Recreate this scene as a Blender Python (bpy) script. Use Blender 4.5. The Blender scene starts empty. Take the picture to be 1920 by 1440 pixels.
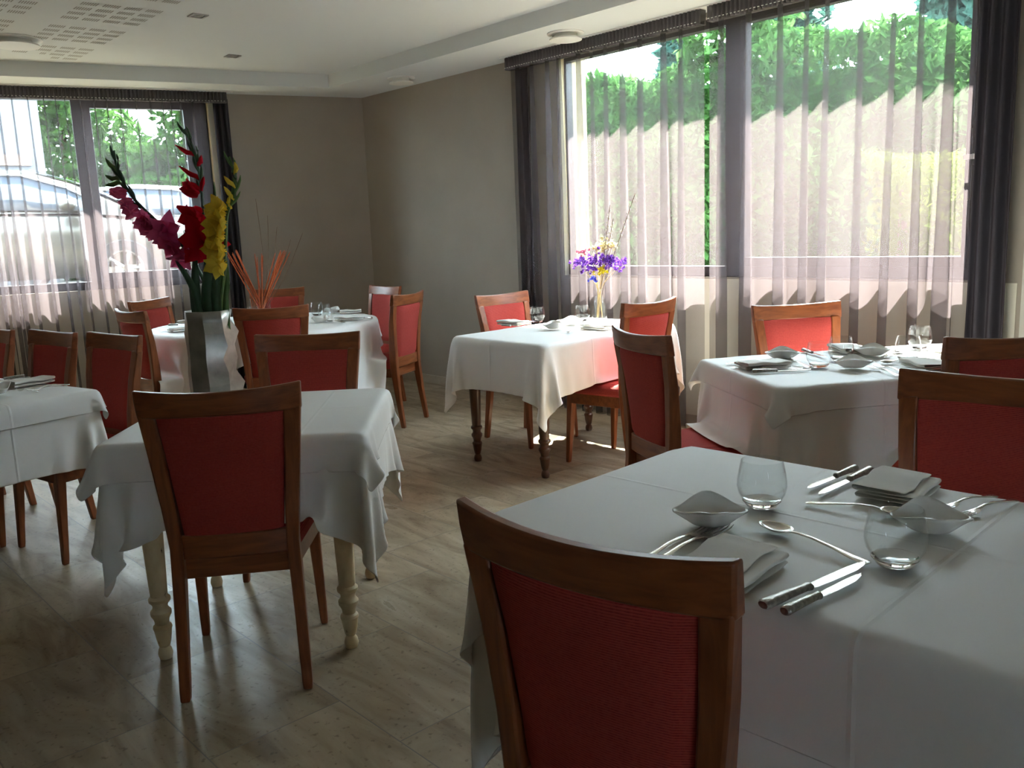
import bpy, math, random
import numpy as np
from mathutils import Vector, Matrix
random.seed(7)
R = math.radians
SC = bpy.context.scene
COL = SC.collection

# ------------------------------------------------------------------ camera
cam_d = bpy.data.cameras.new('camera'); cam = bpy.data.objects.new('camera', cam_d); COL.objects.link(cam)
cam_d.sensor_width = 36.0; cam_d.lens = 1630.0 / 1920 * 36.0; cam_d.clip_start = 0.05; cam_d.clip_end = 300
def _cam_basis():
    d = np.array([370, 9240, 1630.]); up = -d / np.linalg.norm(d)
    f = np.array([0, 0, 1.]); f = f - up * f.dot(up); f /= np.linalg.norm(f)
    r = np.cross(f, up)
    if r[0] < 0: r = -r
    return np.array([r, f, up])
_M = _cam_basis()
cx, cy, cz = _M[:, 0], -_M[:, 1], -_M[:, 2]
mw = Matrix(((cx[0], cy[0], cz[0], 0), (cx[1], cy[1], cz[1], 0), (cx[2], cy[2], cz[2], 1.36), (0, 0, 0, 1)))
cam.matrix_world = mw
SC.camera = cam

# ------------------------------------------------------------------ light
SUN_AZ, SUN_EL = 67.6, 49.2
w = bpy.data.worlds.new('sky'); SC.world = w; w.use_nodes = True
wn = w.node_tree; wn.nodes.clear()
wo = wn.nodes.new('ShaderNodeOutputWorld'); wb = wn.nodes.new('ShaderNodeBackground')
wb.inputs[0].default_value = (0.72, 0.88, 1.0, 1); wb.inputs[1].default_value = 17.0
wn.links.new(wb.outputs[0], wo.inputs[0])
sun_d = bpy.data.lights.new('sun', 'SUN'); sun = bpy.data.objects.new('sun', sun_d); COL.objects.link(sun)
sun_d.energy = 58.0; sun_d.angle = R(0.55); sun_d.color = (1.0, 0.96, 0.90)
sdir = Vector((math.cos(R(SUN_AZ)) * math.cos(R(SUN_EL)), math.sin(R(SUN_AZ)) * math.cos(R(SUN_EL)), math.sin(R(SUN_EL))))
sun.rotation_euler = sdir.to_track_quat('Z', 'Y').to_euler(); sun.location = (4, 14, 9)
SC.view_settings.view_transform = 'Standard'; SC.view_settings.look = 'None'
SC.view_settings.exposure = 1.42; SC.view_settings.gamma = 1.0; SC.view_settings.use_curve_mapping = False
SC.cycles.transparent_max_bounces = 40; SC.cycles.max_bounces = 14; SC.cycles.diffuse_bounces = 8
SC.cycles.transmission_bounces = 12; SC.cycles.caustics_refractive = False; SC.cycles.caustics_reflective = False
SC.cycles.sample_clamp_indirect = 6.0

# ------------------------------------------------------------------ materials
def newmat(name):
    m = bpy.data.materials.new(name); m.use_nodes = True
    t = m.node_tree; t.nodes.clear()
    o = t.nodes.new('ShaderNodeOutputMaterial')
    return m, t, o
def nd(t, typ, **kw):
    n = t.nodes.new(typ)
    for k, v in kw.items():
        if k.startswith('i_'):
            key = k[2:]; key = int(key) if key.isdigit() else key
            n.inputs[key].default_value = v
        else: setattr(n, k, v)
    return n
def coords(t, scale=(1, 1, 1), rot=(0, 0, 0), loc=(0, 0, 0), kind='Object'):
    c = nd(t, 'ShaderNodeTexCoord'); mp = nd(t, 'ShaderNodeMapping')
    mp.inputs['Scale'].default_value = scale; mp.inputs['Rotation'].default_value = rot; mp.inputs['Location'].default_value = loc
    t.links.new(c.outputs[kind], mp.inputs[0]); return mp.outputs[0]
def ramp(t, fac, stops):
    r = nd(t, 'ShaderNodeValToRGB'); e = r.color_ramp.elements
    while len(e) < len(stops): e.new(0.5)
    for k, (p, c) in enumerate(stops):
        e[k].position = p; e[k].color = (c[0], c[1], c[2], 1)
    t.links.new(fac, r.inputs[0]); return r.outputs[0]
def bump(t, h, s, dist=0.002):
    b = nd(t, 'ShaderNodeBump'); b.inputs['Strength'].default_value = s; b.inputs['Distance'].default_value = dist
    t.links.new(h, b.inputs['Height']); return b.outputs[0]
def simple(name, col, rough=0.6, metal=0.0, noise=0.0, nscale=8, bmp=0.0, bscale=60, spec=0.5):
    m, t, o = newmat(name)
    p = nd(t, 'ShaderNodeBsdfPrincipled'); p.inputs['Roughness'].default_value = rough; p.inputs['Metallic'].default_value = metal
    p.inputs['Specular IOR Level'].default_value = spec
    v = coords(t)
    if noise:
        n = nd(t, 'ShaderNodeTexNoise', i_Scale=nscale, i_Detail=4.0); t.links.new(v, n.inputs['Vector'])
        a = [c * (1 - noise) for c in col]; b = [min(1, c * (1 + noise)) for c in col]
        t.links.new(ramp(t, n.outputs[0], [(0.3, a), (0.7, b)]), p.inputs['Base Color'])
    else: p.inputs['Base Color'].default_value = (*col, 1)
    if bmp:
        n2 = nd(t, 'ShaderNodeTexNoise', i_Scale=bscale, i_Detail=3.0); t.links.new(v, n2.inputs['Vector'])
        t.links.new(bump(t, n2.outputs[0], bmp), p.inputs['Normal'])
    t.links.new(p.outputs[0], o.inputs[0]); return m

def wood(name, dark, light, rough=0.33, sc=(14, 14, 1.6)):
    m, t, o = newmat(name); p = nd(t, 'ShaderNodeBsdfPrincipled')
    v = coords(t, sc)
    n = nd(t, 'ShaderNodeTexNoise', i_Scale=4.0, i_Detail=6.0, i_Distortion=0.6); t.links.new(v, n.inputs['Vector'])
    t.links.new(ramp(t, n.outputs[0], [(0.3, dark), (0.72, light)]), p.inputs['Base Color'])
    p.inputs['Roughness'].default_value = rough
    t.links.new(bump(t, n.outputs[0], 0.12), p.inputs['Normal'])
    t.links.new(p.outputs[0], o.inputs[0]); return m
M_WOOD = wood('stained_beech', (0.155, 0.041, 0.013), (0.28, 0.088, 0.029))
M_WOODH = wood('stained_beech_rail', (0.155, 0.041, 0.013), (0.28, 0.088, 0.029), sc=(1.6, 14, 14))
M_TWOOD = wood('dark_turned_wood', (0.06, 0.024, 0.012), (0.11, 0.045, 0.022), 0.3)

def red_fabric():
    m, t, o = newmat('red_ribbed_fabric'); p = nd(t, 'ShaderNodeBsdfPrincipled', i_Roughness=0.85)
    p.inputs['Specular IOR Level'].default_value = 0.15
    v = coords(t)
    wv = nd(t, 'ShaderNodeTexWave', wave_type='BANDS', bands_direction='Z', i_Scale=75.0, i_Distortion=0.25); t.links.new(v, wv.inputs['Vector'])
    n = nd(t, 'ShaderNodeTexNoise', i_Scale=160.0, i_Detail=2.0); t.links.new(v, n.inputs['Vector'])
    mx = nd(t, 'ShaderNodeMath', operation='ADD'); t.links.new(wv.outputs[1], mx.inputs[0]); t.links.new(n.outputs[0], mx.inputs[1])
    t.links.new(ramp(t, mx.outputs[0], [(0.35, (0.22, 0.022, 0.020)), (1.0, (0.40, 0.058, 0.047))]), p.inputs['Base Color'])
    t.links.new(bump(t, mx.outputs[0], 0.35, 0.0015), p.inputs['Normal'])
    t.links.new(p.outputs[0], o.inputs[0]); return m
M_RED = red_fabric()

def cloth_mat():
    m, t, o = newmat('white_table_linen'); p = nd(t, 'ShaderNodeBsdfPrincipled', i_Roughness=0.55)
    p.inputs['Specular IOR Level'].default_value = 0.5; p.inputs['Base Color'].default_value = (0.89, 0.89, 0.875, 1)
    v = coords(t)
    n = nd(t, 'ShaderNodeTexNoise', i_Scale=380.0, i_Detail=2.0); t.links.new(v, n.inputs['Vector'])
    n2 = nd(t, 'ShaderNodeTexNoise', i_Scale=5.0, i_Detail=3.0); t.links.new(v, n2.inputs['Vector'])
    sx = nd(t, 'ShaderNodeSeparateXYZ'); t.links.new(v, sx.inputs[0])
    h = None
    for k, c in ((0, -0.2), (0, 0.21), (1, 0.02)):                   # ironed fold lines
        s = nd(t, 'ShaderNodeMath', operation='SUBTRACT'); t.links.new(sx.outputs[k], s.inputs[0]); s.inputs[1].default_value = c
        a = nd(t, 'ShaderNodeMath', operation='ABSOLUTE'); t.links.new(s.outputs[0], a.inputs[0])
        d = nd(t, 'ShaderNodeMapRange'); t.links.new(a.outputs[0], d.inputs[0])
        d.inputs[1].default_value = 0; d.inputs[2].default_value = 0.007; d.inputs[3].default_value = 1; d.inputs[4].default_value = 0
        if h is None: h = d.outputs[0]
        else:
            mm = nd(t, 'ShaderNodeMath', operation='MAXIMUM'); t.links.new(h, mm.inputs[0]); t.links.new(d.outputs[0], mm.inputs[1]); h = mm.outputs[0]
    a1 = nd(t, 'ShaderNodeMath', operation='MULTIPLY', i_1=0.10); t.links.new(n.outputs[0], a1.inputs[0])
    a2 = nd(t, 'ShaderNodeMath', operation='MULTIPLY_ADD', i_1=2.2); t.links.new(n2.outputs[0], a2.inputs[0]); t.links.new(a1.outputs[0], a2.inputs[2])
    a3 = nd(t, 'ShaderNodeMath', operation='MULTIPLY_ADD', i_1=1.3); t.links.new(h, a3.inputs[0]); t.links.new(a2.outputs[0], a3.inputs[2])
    t.links.new(bump(t, a3.outputs[0], 0.55, 0.002), p.inputs['Normal'])
    tr = nd(t, 'ShaderNodeBsdfTranslucent'); tr.inputs[0].default_value = (0.8, 0.78, 0.73, 1)
    mix = nd(t, 'ShaderNodeMixShader', i_0=0.10); t.links.new(p.outputs[0], mix.inputs[1]); t.links.new(tr.outputs[0], mix.inputs[2])
    t.links.new(mix.outputs[0], o.inputs[0]); return m
M_CLOTH = cloth_mat()
M_NAP = simple('napkin_linen', (0.80, 0.79, 0.75), 0.85, bmp=0.25, bscale=300, spec=0.2)

def sheer(name, col, see, trl=0.55):
    m, t, o = newmat(name)
    v = coords(t, (900, 900, 900)); n = nd(t, 'ShaderNodeTexNoise', i_Scale=1.0, i_Detail=1.0); t.links.new(v, n.inputs['Vector'])
    tp = nd(t, 'ShaderNodeBsdfTransparent'); df = nd(t, 'ShaderNodeBsdfDiffuse'); tl = nd(t, 'ShaderNodeBsdfTranslucent')
    df.inputs[0].default_value = (*col, 1); tl.inputs[0].default_value = (*col, 1)
    m1 = nd(t, 'ShaderNodeMixShader', i_0=trl); t.links.new(df.outputs[0], m1.inputs[1]); t.links.new(tl.outputs[0], m1.inputs[2])
    mr = nd(t, 'ShaderNodeMapRange'); t.links.new(n.outputs[0], mr.inputs[0])
    mr.inputs[1].default_value = 0.25; mr.inputs[2].default_value = 0.75
    mr.inputs[3].default_value = 1 - see - 0.025; mr.inputs[4].default_value = 1 - see + 0.025
    m2 = nd(t, 'ShaderNodeMixShader'); t.links.new(mr.outputs[0], m2.inputs[0]); t.links.new(tp.outputs[0], m2.inputs[1]); t.links.new(m1.outputs[0], m2.inputs[2])
    t.links.new(m2.outputs[0], o.inputs[0]); return m
M_SHEER = sheer('mauve_grey_voile', (0.094, 0.077, 0.080), 0.50)
M_HEAD = sheer('gathered_voile_heading', (0.15, 0.14, 0.147), 0.12, 0.2)
M_DRAPE = sheer('charcoal_drape', (0.065, 0.060, 0.070), 0.03, 0.15)

def glass_pane():
    m, t, o = newmat('clear_pane')
    tp = nd(t, 'ShaderNodeBsdfTransparent'); tp.inputs[0].default_value = (0.95, 0.97, 0.96, 1)
    gl = nd(t, 'ShaderNodeBsdfGlossy', i_Roughness=0.02); lw = nd(t, 'ShaderNodeLayerWeight', i_Blend=0.5)
    pw = nd(t, 'ShaderNodeMath', operation='POWER', i_1=4.0); t.links.new(lw.outputs['Facing'], pw.inputs[0])
    ma = nd(t, 'ShaderNodeMath', operation='MULTIPLY_ADD', i_1=0.5, i_2=0.03); t.links.new(pw.outputs[0], ma.inputs[0])
    mx = nd(t, 'ShaderNodeMixShader'); t.links.new(ma.outputs[0], mx.inputs[0]); t.links.new(tp.outputs[0], mx.inputs[1]); t.links.new(gl.outputs[0], mx.inputs[2])
    t.links.new(mx.outputs[0], o.inputs[0]); return m
M_PANE = glass_pane()
def glassware():
    m, t, o = newmat('clear_glass')
    tp = nd(t, 'ShaderNodeBsdfTransparent'); tp.inputs[0].default_value = (0.975, 0.985, 0.985, 1)
    gl = nd(t, 'ShaderNodeBsdfGlossy', i_Roughness=0.02); lw = nd(t, 'ShaderNodeLayerWeight', i_Blend=0.5)
    pw = nd(t, 'ShaderNodeMath', operation='POWER', i_1=3.5); t.links.new(lw.outputs['Facing'], pw.inputs[0])
    ma = nd(t, 'ShaderNodeMath', operation='MULTIPLY_ADD', i_1=0.55, i_2=0.025); t.links.new(pw.outputs[0], ma.inputs[0])
    mx = nd(t, 'ShaderNodeMixShader'); t.links.new(ma.outputs[0], mx.inputs[0]); t.links.new(tp.outputs[0], mx.inputs[1]); t.links.new(gl.outputs[0], mx.inputs[2])
    t.links.new(mx.outputs[0], o.inputs[0]); return m
def solid_glass():
    m, t, o = newmat('thick_glass'); g = nd(t, 'ShaderNodeBsdfGlass', i_Roughness=0.0, i_IOR=1.45); g.inputs[0].default_value = (1, 1, 1, 1)
    t.links.new(g.outputs[0], o.inputs[0]); return m
M_THICK = solid_glass()
M_GLASS = glassware()
M_SILVER = simple('polished_silver', (0.72, 0.70, 0.66), 0.22, 1.0, 0.12, 40)
M_SILVH = simple('worn_silver_handle', (0.40, 0.38, 0.35), 0.32, 1.0, 0.35, 120, 0.5, 220)
M_PORC = simple('white_porcelain', (0.80, 0.80, 0.77), 0.18)
M_ALU = simple('hammered_aluminium', (0.42, 0.41, 0.385), 0.36, 1.0, 0.25, 14, 0.25, 30)
M_WALL = simple('taupe_wall', (0.34, 0.30, 0.25), 0.9, noise=0.04, nscale=3, bmp=0.25, bscale=90, spec=0.1)
M_WALLR = simple('pale_wall', (0.62, 0.63, 0.57), 0.9, bmp=0.2, bscale=90, spec=0.1)
M_CEIL = simple('ceiling_white', (0.66, 0.69, 0.69), 0.9, bmp=0.08, bscale=60, spec=0.1)
M_REVEAL = simple('cream_plaster', (0.80, 0.68, 0.42), 0.9, noise=0.05)
M_UNDER = simple('cream_wall', (0.70, 0.66, 0.55), 0.9)
M_FRAME = simple('anthracite_frame', (0.045, 0.040, 0.045), 0.4)
M_DARK = simple('dark_slot', (0.30, 0.295, 0.27), 0.9)
M_WHITE = simple('white_plastic', (0.75, 0.75, 0.72), 0.5)
M_CHROME = simple('brushed_nickel', (0.45, 0.44, 0.42), 0.35, 1.0)
M_TRAVB = simple('travertine_skirting', (0.40, 0.34, 0.27), 0.4, noise=0.15, nscale=6)
def floor_mat():
    m, t, o = newmat('travertine_tiles'); p = nd(t, 'ShaderNodeBsdfPrincipled')
    a = R(-47.4)
    v = coords(t, (1, 1, 1), (0, 0, -a))
    bk = nd(t, 'ShaderNodeTexBrick', offset=0.5, offset_frequency=2, squash=1.0)
    for k, val in (('Scale', 1.0), ('Mortar Size', 0.0022), ('Mortar Smooth', 0.2), ('Brick Width', 0.61), ('Row Height', 0.405), ('Bias', 0.0)): bk.inputs[k].default_value = val
    bk.inputs['Color1'].default_value = (0, 0, 0, 1); bk.inputs['Color2'].default_value = (1, 1, 1, 1); bk.inputs['Mortar'].default_value = (0.5, 0.5, 0.5, 1)
    t.links.new(v, bk.inputs['Vector'])
    # per tile offset of the vein pattern
    off = nd(t, 'ShaderNodeVectorMath', operation='MULTIPLY_ADD'); t.links.new(bk.outputs[0], off.inputs[0])
    off.inputs[1].default_value = (17, 31, 9); t.links.new(v, off.inputs[2])
    mp = nd(t, 'ShaderNodeMapping'); mp.inputs['Scale'].default_value = (0.9, 3.2, 1); t.links.new(off.outputs[0], mp.inputs[0])
    n1 = nd(t, 'ShaderNodeTexNoise', i_Scale=1.9, i_Detail=7.0, i_Roughness=0.58, i_Distortion=1.6); t.links.new(mp.outputs[0], n1.inputs['Vector'])
    n2 = nd(t, 'ShaderNodeTexNoise', i_Scale=55.0, i_Detail=4.0); t.links.new(off.outputs[0], n2.inputs['Vector'])
    base = ramp(t, n1.outputs[0], [(0.28, (0.23, 0.165, 0.095)), (0.46, (0.38, 0.30, 0.195)), (0.60, (0.47, 0.385, 0.265)), (0.76, (0.60, 0.53, 0.41))])
    tint = nd(t, 'ShaderNodeMix', data_type='RGBA', blend_type='MULTIPLY'); tint.inputs[0].default_value = 0.22
    t.links.new(base, tint.inputs[6]); t.links.new(bk.outputs[0], tint.inputs[7])
    pits = ramp(t, n2.outputs[0], [(0.30, (0.45, 0.42, 0.38)), (0.40, (1, 1, 1))])
    mm = nd(t, 'ShaderNodeMix', data_type='RGBA', blend_type='MULTIPLY'); mm.inputs[0].default_value = 0.75
    t.links.new(tint.outputs[2], mm.inputs[6]); t.links.new(pits, mm.inputs[7])
    gr = nd(t, 'ShaderNodeMix', data_type='RGBA'); t.links.new(bk.outputs[1], gr.inputs[0]); t.links.new(mm.outputs[2], gr.inputs[6]); gr.inputs[7].default_value = (0.20, 0.175, 0.145, 1)
    t.links.new(gr.outputs[2], p.inputs['Base Color'])
    rr = ramp(t, n1.outputs[0], [(0.3, (0.42,) * 3), (0.7, (0.27,) * 3)]); t.links.new(rr, p.inputs['Roughness'])
    t.links.new(bump(t, n1.outputs[0], 0.10, 0.004), p.inputs['Normal'])
    t.links.new(p.outputs[0], o.inputs[0]); return m
M_FLOOR = floor_mat()
def cream_paint():
    m, t, o = newmat('chipped_cream_paint'); p = nd(t, 'ShaderNodeBsdfPrincipled', i_Roughness=0.45)
    v = coords(t, (1, 1, 0.55)); n = nd(t, 'ShaderNodeTexNoise', i_Scale=34.0, i_Detail=5.0); t.links.new(v, n.inputs['Vector'])
    t.links.new(ramp(t, n.outputs[0], [(0.31, (0.13, 0.06, 0.025)), (0.36, (0.66, 0.52, 0.31)), (0.7, (0.76, 0.63, 0.41))]), p.inputs['Base Color'])
    t.links.new(p.outputs[0], o.inputs[0]); return m
M_CREAM = cream_paint()
def leafy(name, a, b, tr=0.35):
    m, t, o = newmat(name); v = coords(t); n = nd(t, 'ShaderNodeTexNoise', i_Scale=2.3, i_Detail=5.0); t.links.new(v, n.inputs['Vector'])
    c = ramp(t, n.outputs[0], [(0.35, a), (0.65, b)])
    d = nd(t, 'ShaderNodeBsdfDiffuse'); l = nd(t, 'ShaderNodeBsdfTranslucent'); t.links.new(c, d.inputs[0]); t.links.new(c, l.inputs[0])
    x = nd(t, 'ShaderNodeMixShader', i_0=tr); t.links.new(d.outputs[0], x.inputs[1]); t.links.new(l.outputs[0], x.inputs[2]); t.links.new(x.outputs[0], o.inputs[0]); return m
M_HEDGE = leafy('hedge_leaf', (0.018, 0.052, 0.014), (0.055, 0.13, 0.036), .5)
M_LIME = leafy('lime_leaf', (0.075, 0.11, 0.015), (0.13, 0.17, 0.03))
M_CONIF = leafy('conifer_leaf', (0.02, 0.055, 0.045), (0.05, 0.115, 0.085), .5)
M_TREE = leafy('tree_leaf', (0.018, 0.055, 0.014), (0.06, 0.125, 0.03), .5)
M_BARK = simple('bark', (0.12, 0.075, 0.045), 0.9, noise=0.4, nscale=12)
M_GROUND = simple('gravel_ground', (0.07, 0.064, 0.052), 0.95, noise=0.25, nscale=5)
M_STEM = simple('gladiolus_green', (0.07, 0.15, 0.035), 0.5, noise=0.25, nscale=20)
M_DKSTEM = simple('dark_leaf_green', (0.025, 0.075, 0.03), 0.45, noise=0.25, nscale=20)
M_MAG = leafy('magenta_petal', (0.66, 0.09, 0.25), (0.88, 0.26, 0.47), 0.6)
M_CRIM = leafy('crimson_petal', (0.48, 0.008, 0.02), (0.68, 0.025, 0.05), 0.45)
M_YEL = leafy('yellow_petal', (0.75, 0.55, 0.05), (0.88, 0.72, 0.14), 0.3)
M_ORG = simple('orange_stick', (0.42, 0.085, 0.015), 0.7, noise=0.3, nscale=30)
M_TWIG = simple('brown_twig', (0.13, 0.075, 0.045), 0.8)
M_STRAW = simple('dry_straw', (0.50, 0.38, 0.18), 0.8, noise=0.2)
M_PURP = leafy('purple_statice', (0.17, 0.05, 0.42), (0.34, 0.16, 0.60), 0.3)
M_BLUE = leafy('blue_statice', (0.08, 0.10, 0.50), (0.2, 0.22, 0.7), 0.3)
M_PINK = leafy('rose_statice', (0.50, 0.14, 0.25), (0.65, 0.28, 0.36), 0.3)
M_CRM = leafy('cream_dried_flower', (0.70, 0.62, 0.36), (0.85, 0.80, 0.58), 0.3)
M_YDRY = leafy('yellow_dried_flower', (0.55, 0.45, 0.03), (0.75, 0.65, 0.08), 0.3)
M_CATK = simple('catkin_fluff', (0.65, 0.62, 0.55), 0.9)
M_CAR = simple('champagne_paint', (0.075, 0.071, 0.06), 0.25, 0.35)
M_CARW = simple('white_paint', (0.2, 0.207, 0.215), 0.25)
M_CGLASS = simple('tinted_car_glass', (0.05, 0.06, 0.075), 0.05)
M_TYRE = simple('tyre_rubber', (0.02, 0.02, 0.02), 0.8)
M_RIM = simple('alloy_rim', (0.5, 0.5, 0.5), 0.3, 0.8)
M_FACADE = simple('pale_facade', (0.10, 0.105, 0.115), 0.9)
M_BAND = simple('brown_band', (0.22, 0.15, 0.12), 0.8)

# ------------------------------------------------------------------ mesh builder
class MB:
    def __init__(s): s.v = []; s.f = []
    def add(s, vs, fs):
        o = len(s.v); s.v += [tuple(map(float, p)) for p in vs]; s.f += [tuple(i + o for i in f) for f in fs]
    def box(s, x0, x1, y0, y1, z0, z1, M=None):
        vs = [(x, y, z) for x in (x0, x1) for y in (y0, y1) for z in (z0, z1)]
        if M is not None: vs = [M @ Vector(p) for p in vs]
        s.add(vs, [(0, 1, 3, 2), (4, 6, 7, 5), (0, 4, 5, 1), (2, 3, 7, 6), (0, 2, 6, 4), (1, 5, 7, 3)])
    def loft(s, rings, cap=True, closed=True):
        n = len(rings[0]); vs = [p for r in rings for p in r]; fs = []
        for a in range(len(rings) - 1):
            for k in range(n if closed else n - 1):
                k2 = (k + 1) % n; fs.append((a * n + k, a * n + k2, (a + 1) * n + k2, (a + 1) * n + k))
        if cap: fs.append(tuple(range(n - 1, -1, -1))); fs.append(tuple((len(rings) - 1) * n + k for k in range(n)))
        s.add(vs, fs)
    def grid(s, P):
        s.loft(P, cap=False, closed=False)
    def lathe(s, prof, n=24, c=(0, 0, 0), cap=True):
        rings = [[(c[0] + r * math.cos(2 * math.pi * k / n), c[1] + r * math.sin(2 * math.pi * k / n), c[2] + z) for k in range(n)] for r, z in prof]
        s.loft(rings, cap=cap)
    def tube(s, pts, rad, n=8, flat=1.0, up=(0, 0, 1), cap=True):
        pts = [Vector(p) for p in pts]; rings = []
        if not hasattr(rad, '__len__'): rad = [rad] * len(pts)
        for i, p in enumerate(pts):
            t = (pts[min(i + 1, len(pts) - 1)] - pts[max(i - 1, 0)]).normalized()
            a = Vector(up).cross(t)
            if a.length < 1e-4: a = Vector((1, 0, 0)).cross(t)
            a.normalize(); b = t.cross(a)
            r = rad[i]; ra, rb = (r if hasattr(r, '__len__') else (r, r * flat))
            rings.append([p + a * ra * math.cos(2 * math.pi * k / n) + b * rb * math.sin(2 * math.pi * k / n) for k in range(n)])
        s.loft(rings, cap=cap)
    def sphere(s, c, r, n=8, m=6, sc=(1, 1, 1)):
        prof = [(max(1e-4, math.sin(math.pi * k / m)), -math.cos(math.pi * k / m)) for k in range(m + 1)]
        rings = [[(c[0] + r * sc[0] * a * math.cos(2 * math.pi * k / n), c[1] + r * sc[1] * a * math.sin(2 * math.pi * k / n), c[2] + r * sc[2] * z) for k in range(n)] for a, z in prof]
        s.loft(rings)
    def build(s, name, mat, parent=None, loc=None, bevel=0, solid=0, sub=0, smooth=35, rz=0, soff=0):
        me = bpy.data.meshes.new(name); me.from_pydata(s.v, [], s.f); me.validate(); me.update()
        if mat: me.materials.append(mat)
        if smooth:
            me.shade_smooth()
            if smooth < 180: me.set_sharp_from_angle(angle=R(smooth))
        o = bpy.data.objects.new(name, me); COL.objects.link(o)
        if parent is not None: o.parent = parent
        if loc is not None: o.location = loc
        if rz: o.rotation_euler.z = rz
        if solid:
            md = o.modifiers.new('solid', 'SOLIDIFY'); md.thickness = solid; md.offset = soff
        if bevel:
            md = o.modifiers.new('bevel', 'BEVEL'); md.width = bevel; md.segments = 2; md.limit_method = 'ANGLE'; md.angle_limit = R(40)
        if sub:
            md = o.modifiers.new('sub', 'SUBSURF'); md.levels = sub; md.render_levels = sub
        return o
def tag(o, label=None, cat=None, group=None, kind=None):
    if label: o['label'] = label
    if cat: o['category'] = cat
    if group: o['group'] = group
    if kind: o['kind'] = kind
    return o
def empty(name, label, cat, loc=(0, 0, 0), rz=0, group=None):
    o = bpy.data.objects.new(name, None); COL.objects.link(o); o.location = loc; o.rotation_euler.z = rz; o.empty_display_size = 0.1
    return tag(o, label, cat, group)
def dup(src, label, loc, rz=0, group=None):
    def cp(s, par):
        c = s.copy(); COL.objects.link(c)
        if par is not None: c.parent = par
        for ch in KIDS.get(s.name, []): cp(ch, c)
        return c
    c = cp(src, None); c.location = loc; c.rotation_euler.z = rz; c['label'] = label
    if group: c['group'] = group
    return c
KIDS = {}
def proto(o):
    for x in list(COL.objects):
        if x.parent is not None:
            l = KIDS.setdefault(x.parent.name, [])
            if x not in l: l.append(x)
    return o
def place(src, used, label, loc, rz, group=None):
    """first use moves the original, later uses copy it"""
    if not used: used.append(1); src.location = loc; src.rotation_euler.z = rz; src['label'] = label; 
    else: src = dup(src, label, loc, rz, group)
    if group: src['group'] = group
    return src
def structure(mb, name, mat, **kw):
    return tag(mb.build(name, mat, **kw), kind='structure')

# ------------------------------------------------------------------ room frame
C0 = np.array([-1.31, 8.57])
DR = np.array([0.677, -0.736]); NR = np.array([0.736, 0.677])        # wall with the big window: along, outward
DB = np.array([-0.902, -0.431]); NB = np.array([-0.431, 0.902])      # back wall with the left window
H1, H2 = 2.65, 2.762
def fr(u, off, z): p = C0 + DR * u + NR * off; return (p[0], p[1], z)
def fb(u, off, z): p = C0 + DB * u + NB * off; return (p[0], p[1], z)
def fbox(mb, f, u0, u1, o0, o1, z0, z1):
    vs = [f(u, o, z) for u in (u0, u1) for o in (o0, o1) for z in (z0, z1)]
    mb.add(vs, [(0, 1, 3, 2), (4, 6, 7, 5), (0, 4, 5, 1), (2, 3, 7, 6), (0, 2, 6, 4), (1, 5, 7, 3)])
UR, UL = 5.73, 5.0
PR, PL = np.array(fr(UR, 0, 0)[:2]), np.array(fb(UL, 0, 0)[:2])
PRN = np.array([3.6, -3.6]); PLN = np.array([-5.6, -3.6])
def inset(mb, u): pass
# floor
mb = MB(); e = 0.25
poly = [fb(UL, e, 0)[:2], tuple(C0 + (NR + NB) * 0.2), fr(UR, e, 0)[:2], tuple(PRN + (0.2, -0.4)), tuple(PLN + (-0.2, -0.4))]
mb.add([(x, y, z) for z in (0, -0.12) for x, y in poly], [(0, 4, 3, 2, 1), (5, 6, 7, 8, 9)] + [(k, (k + 1) % 5, 5 + (k + 1) % 5, 5 + k) for k in range(5)])
structure(mb, 'floor', M_FLOOR, smooth=0)
# walls with window openings
def wall_open(name, f, u0, u1, op, mat, th=0.28):
    mb = MB(); a, b, z0, z1 = op
    for q in ((u0, a, -0.1, 2.95), (b, u1, -0.1, 2.95), (a, b, -0.1, z0), (a, b, z1, 2.95)): fbox(mb, f, q[0], q[1], 0, th, q[2], q[3])
    return structure(mb, name, mat, smooth=0)
OPR = (2.57, 5.52, 1.01, 2.62); OPB = (1.40, 3.95, 1.00, 2.62)
wall_open('wall_right', fr, -0.1, UR + 0.1, OPR, M_WALL)
wall_open('wall_back', fb, -0.1, UL + 0.2, OPB, M_WALL)
for nm, f, op in (('trim_1', fr, OPR), ('trim_2', fb, OPB)):          # cream plaster lining of the openings, and the cream wall below
    mb = MB(); a, b, z0, z1 = op
    fbox(mb, f, a - 0.001, a + 0.012, 0.0, 0.285, z0, z1); fbox(mb, f, b - 0.012, b + 0.001, 0.0, 0.285, z0, z1)
    fbox(mb, f, a, b, 0.125, 0.30, z0 - 0.03, z0 + 0.012)
    structure(mb, nm, M_REVEAL, smooth=0)
for nm, f, a, b in (('trim_3', fr, 2.3, UR - 0.02), ('trim_4', fb, 1.38, UL)):
    mb = MB(); fbox(mb, f, a, b, -0.006, 0.002, 0.07, 1.0); fbox(mb, f, *((2.3, 2.572) if nm == 'trim_3' else (1.36, 1.402)), -0.006, 0.002, 1.0, 2.62); structure(mb, nm, M_UNDER, smooth=0)
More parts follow.
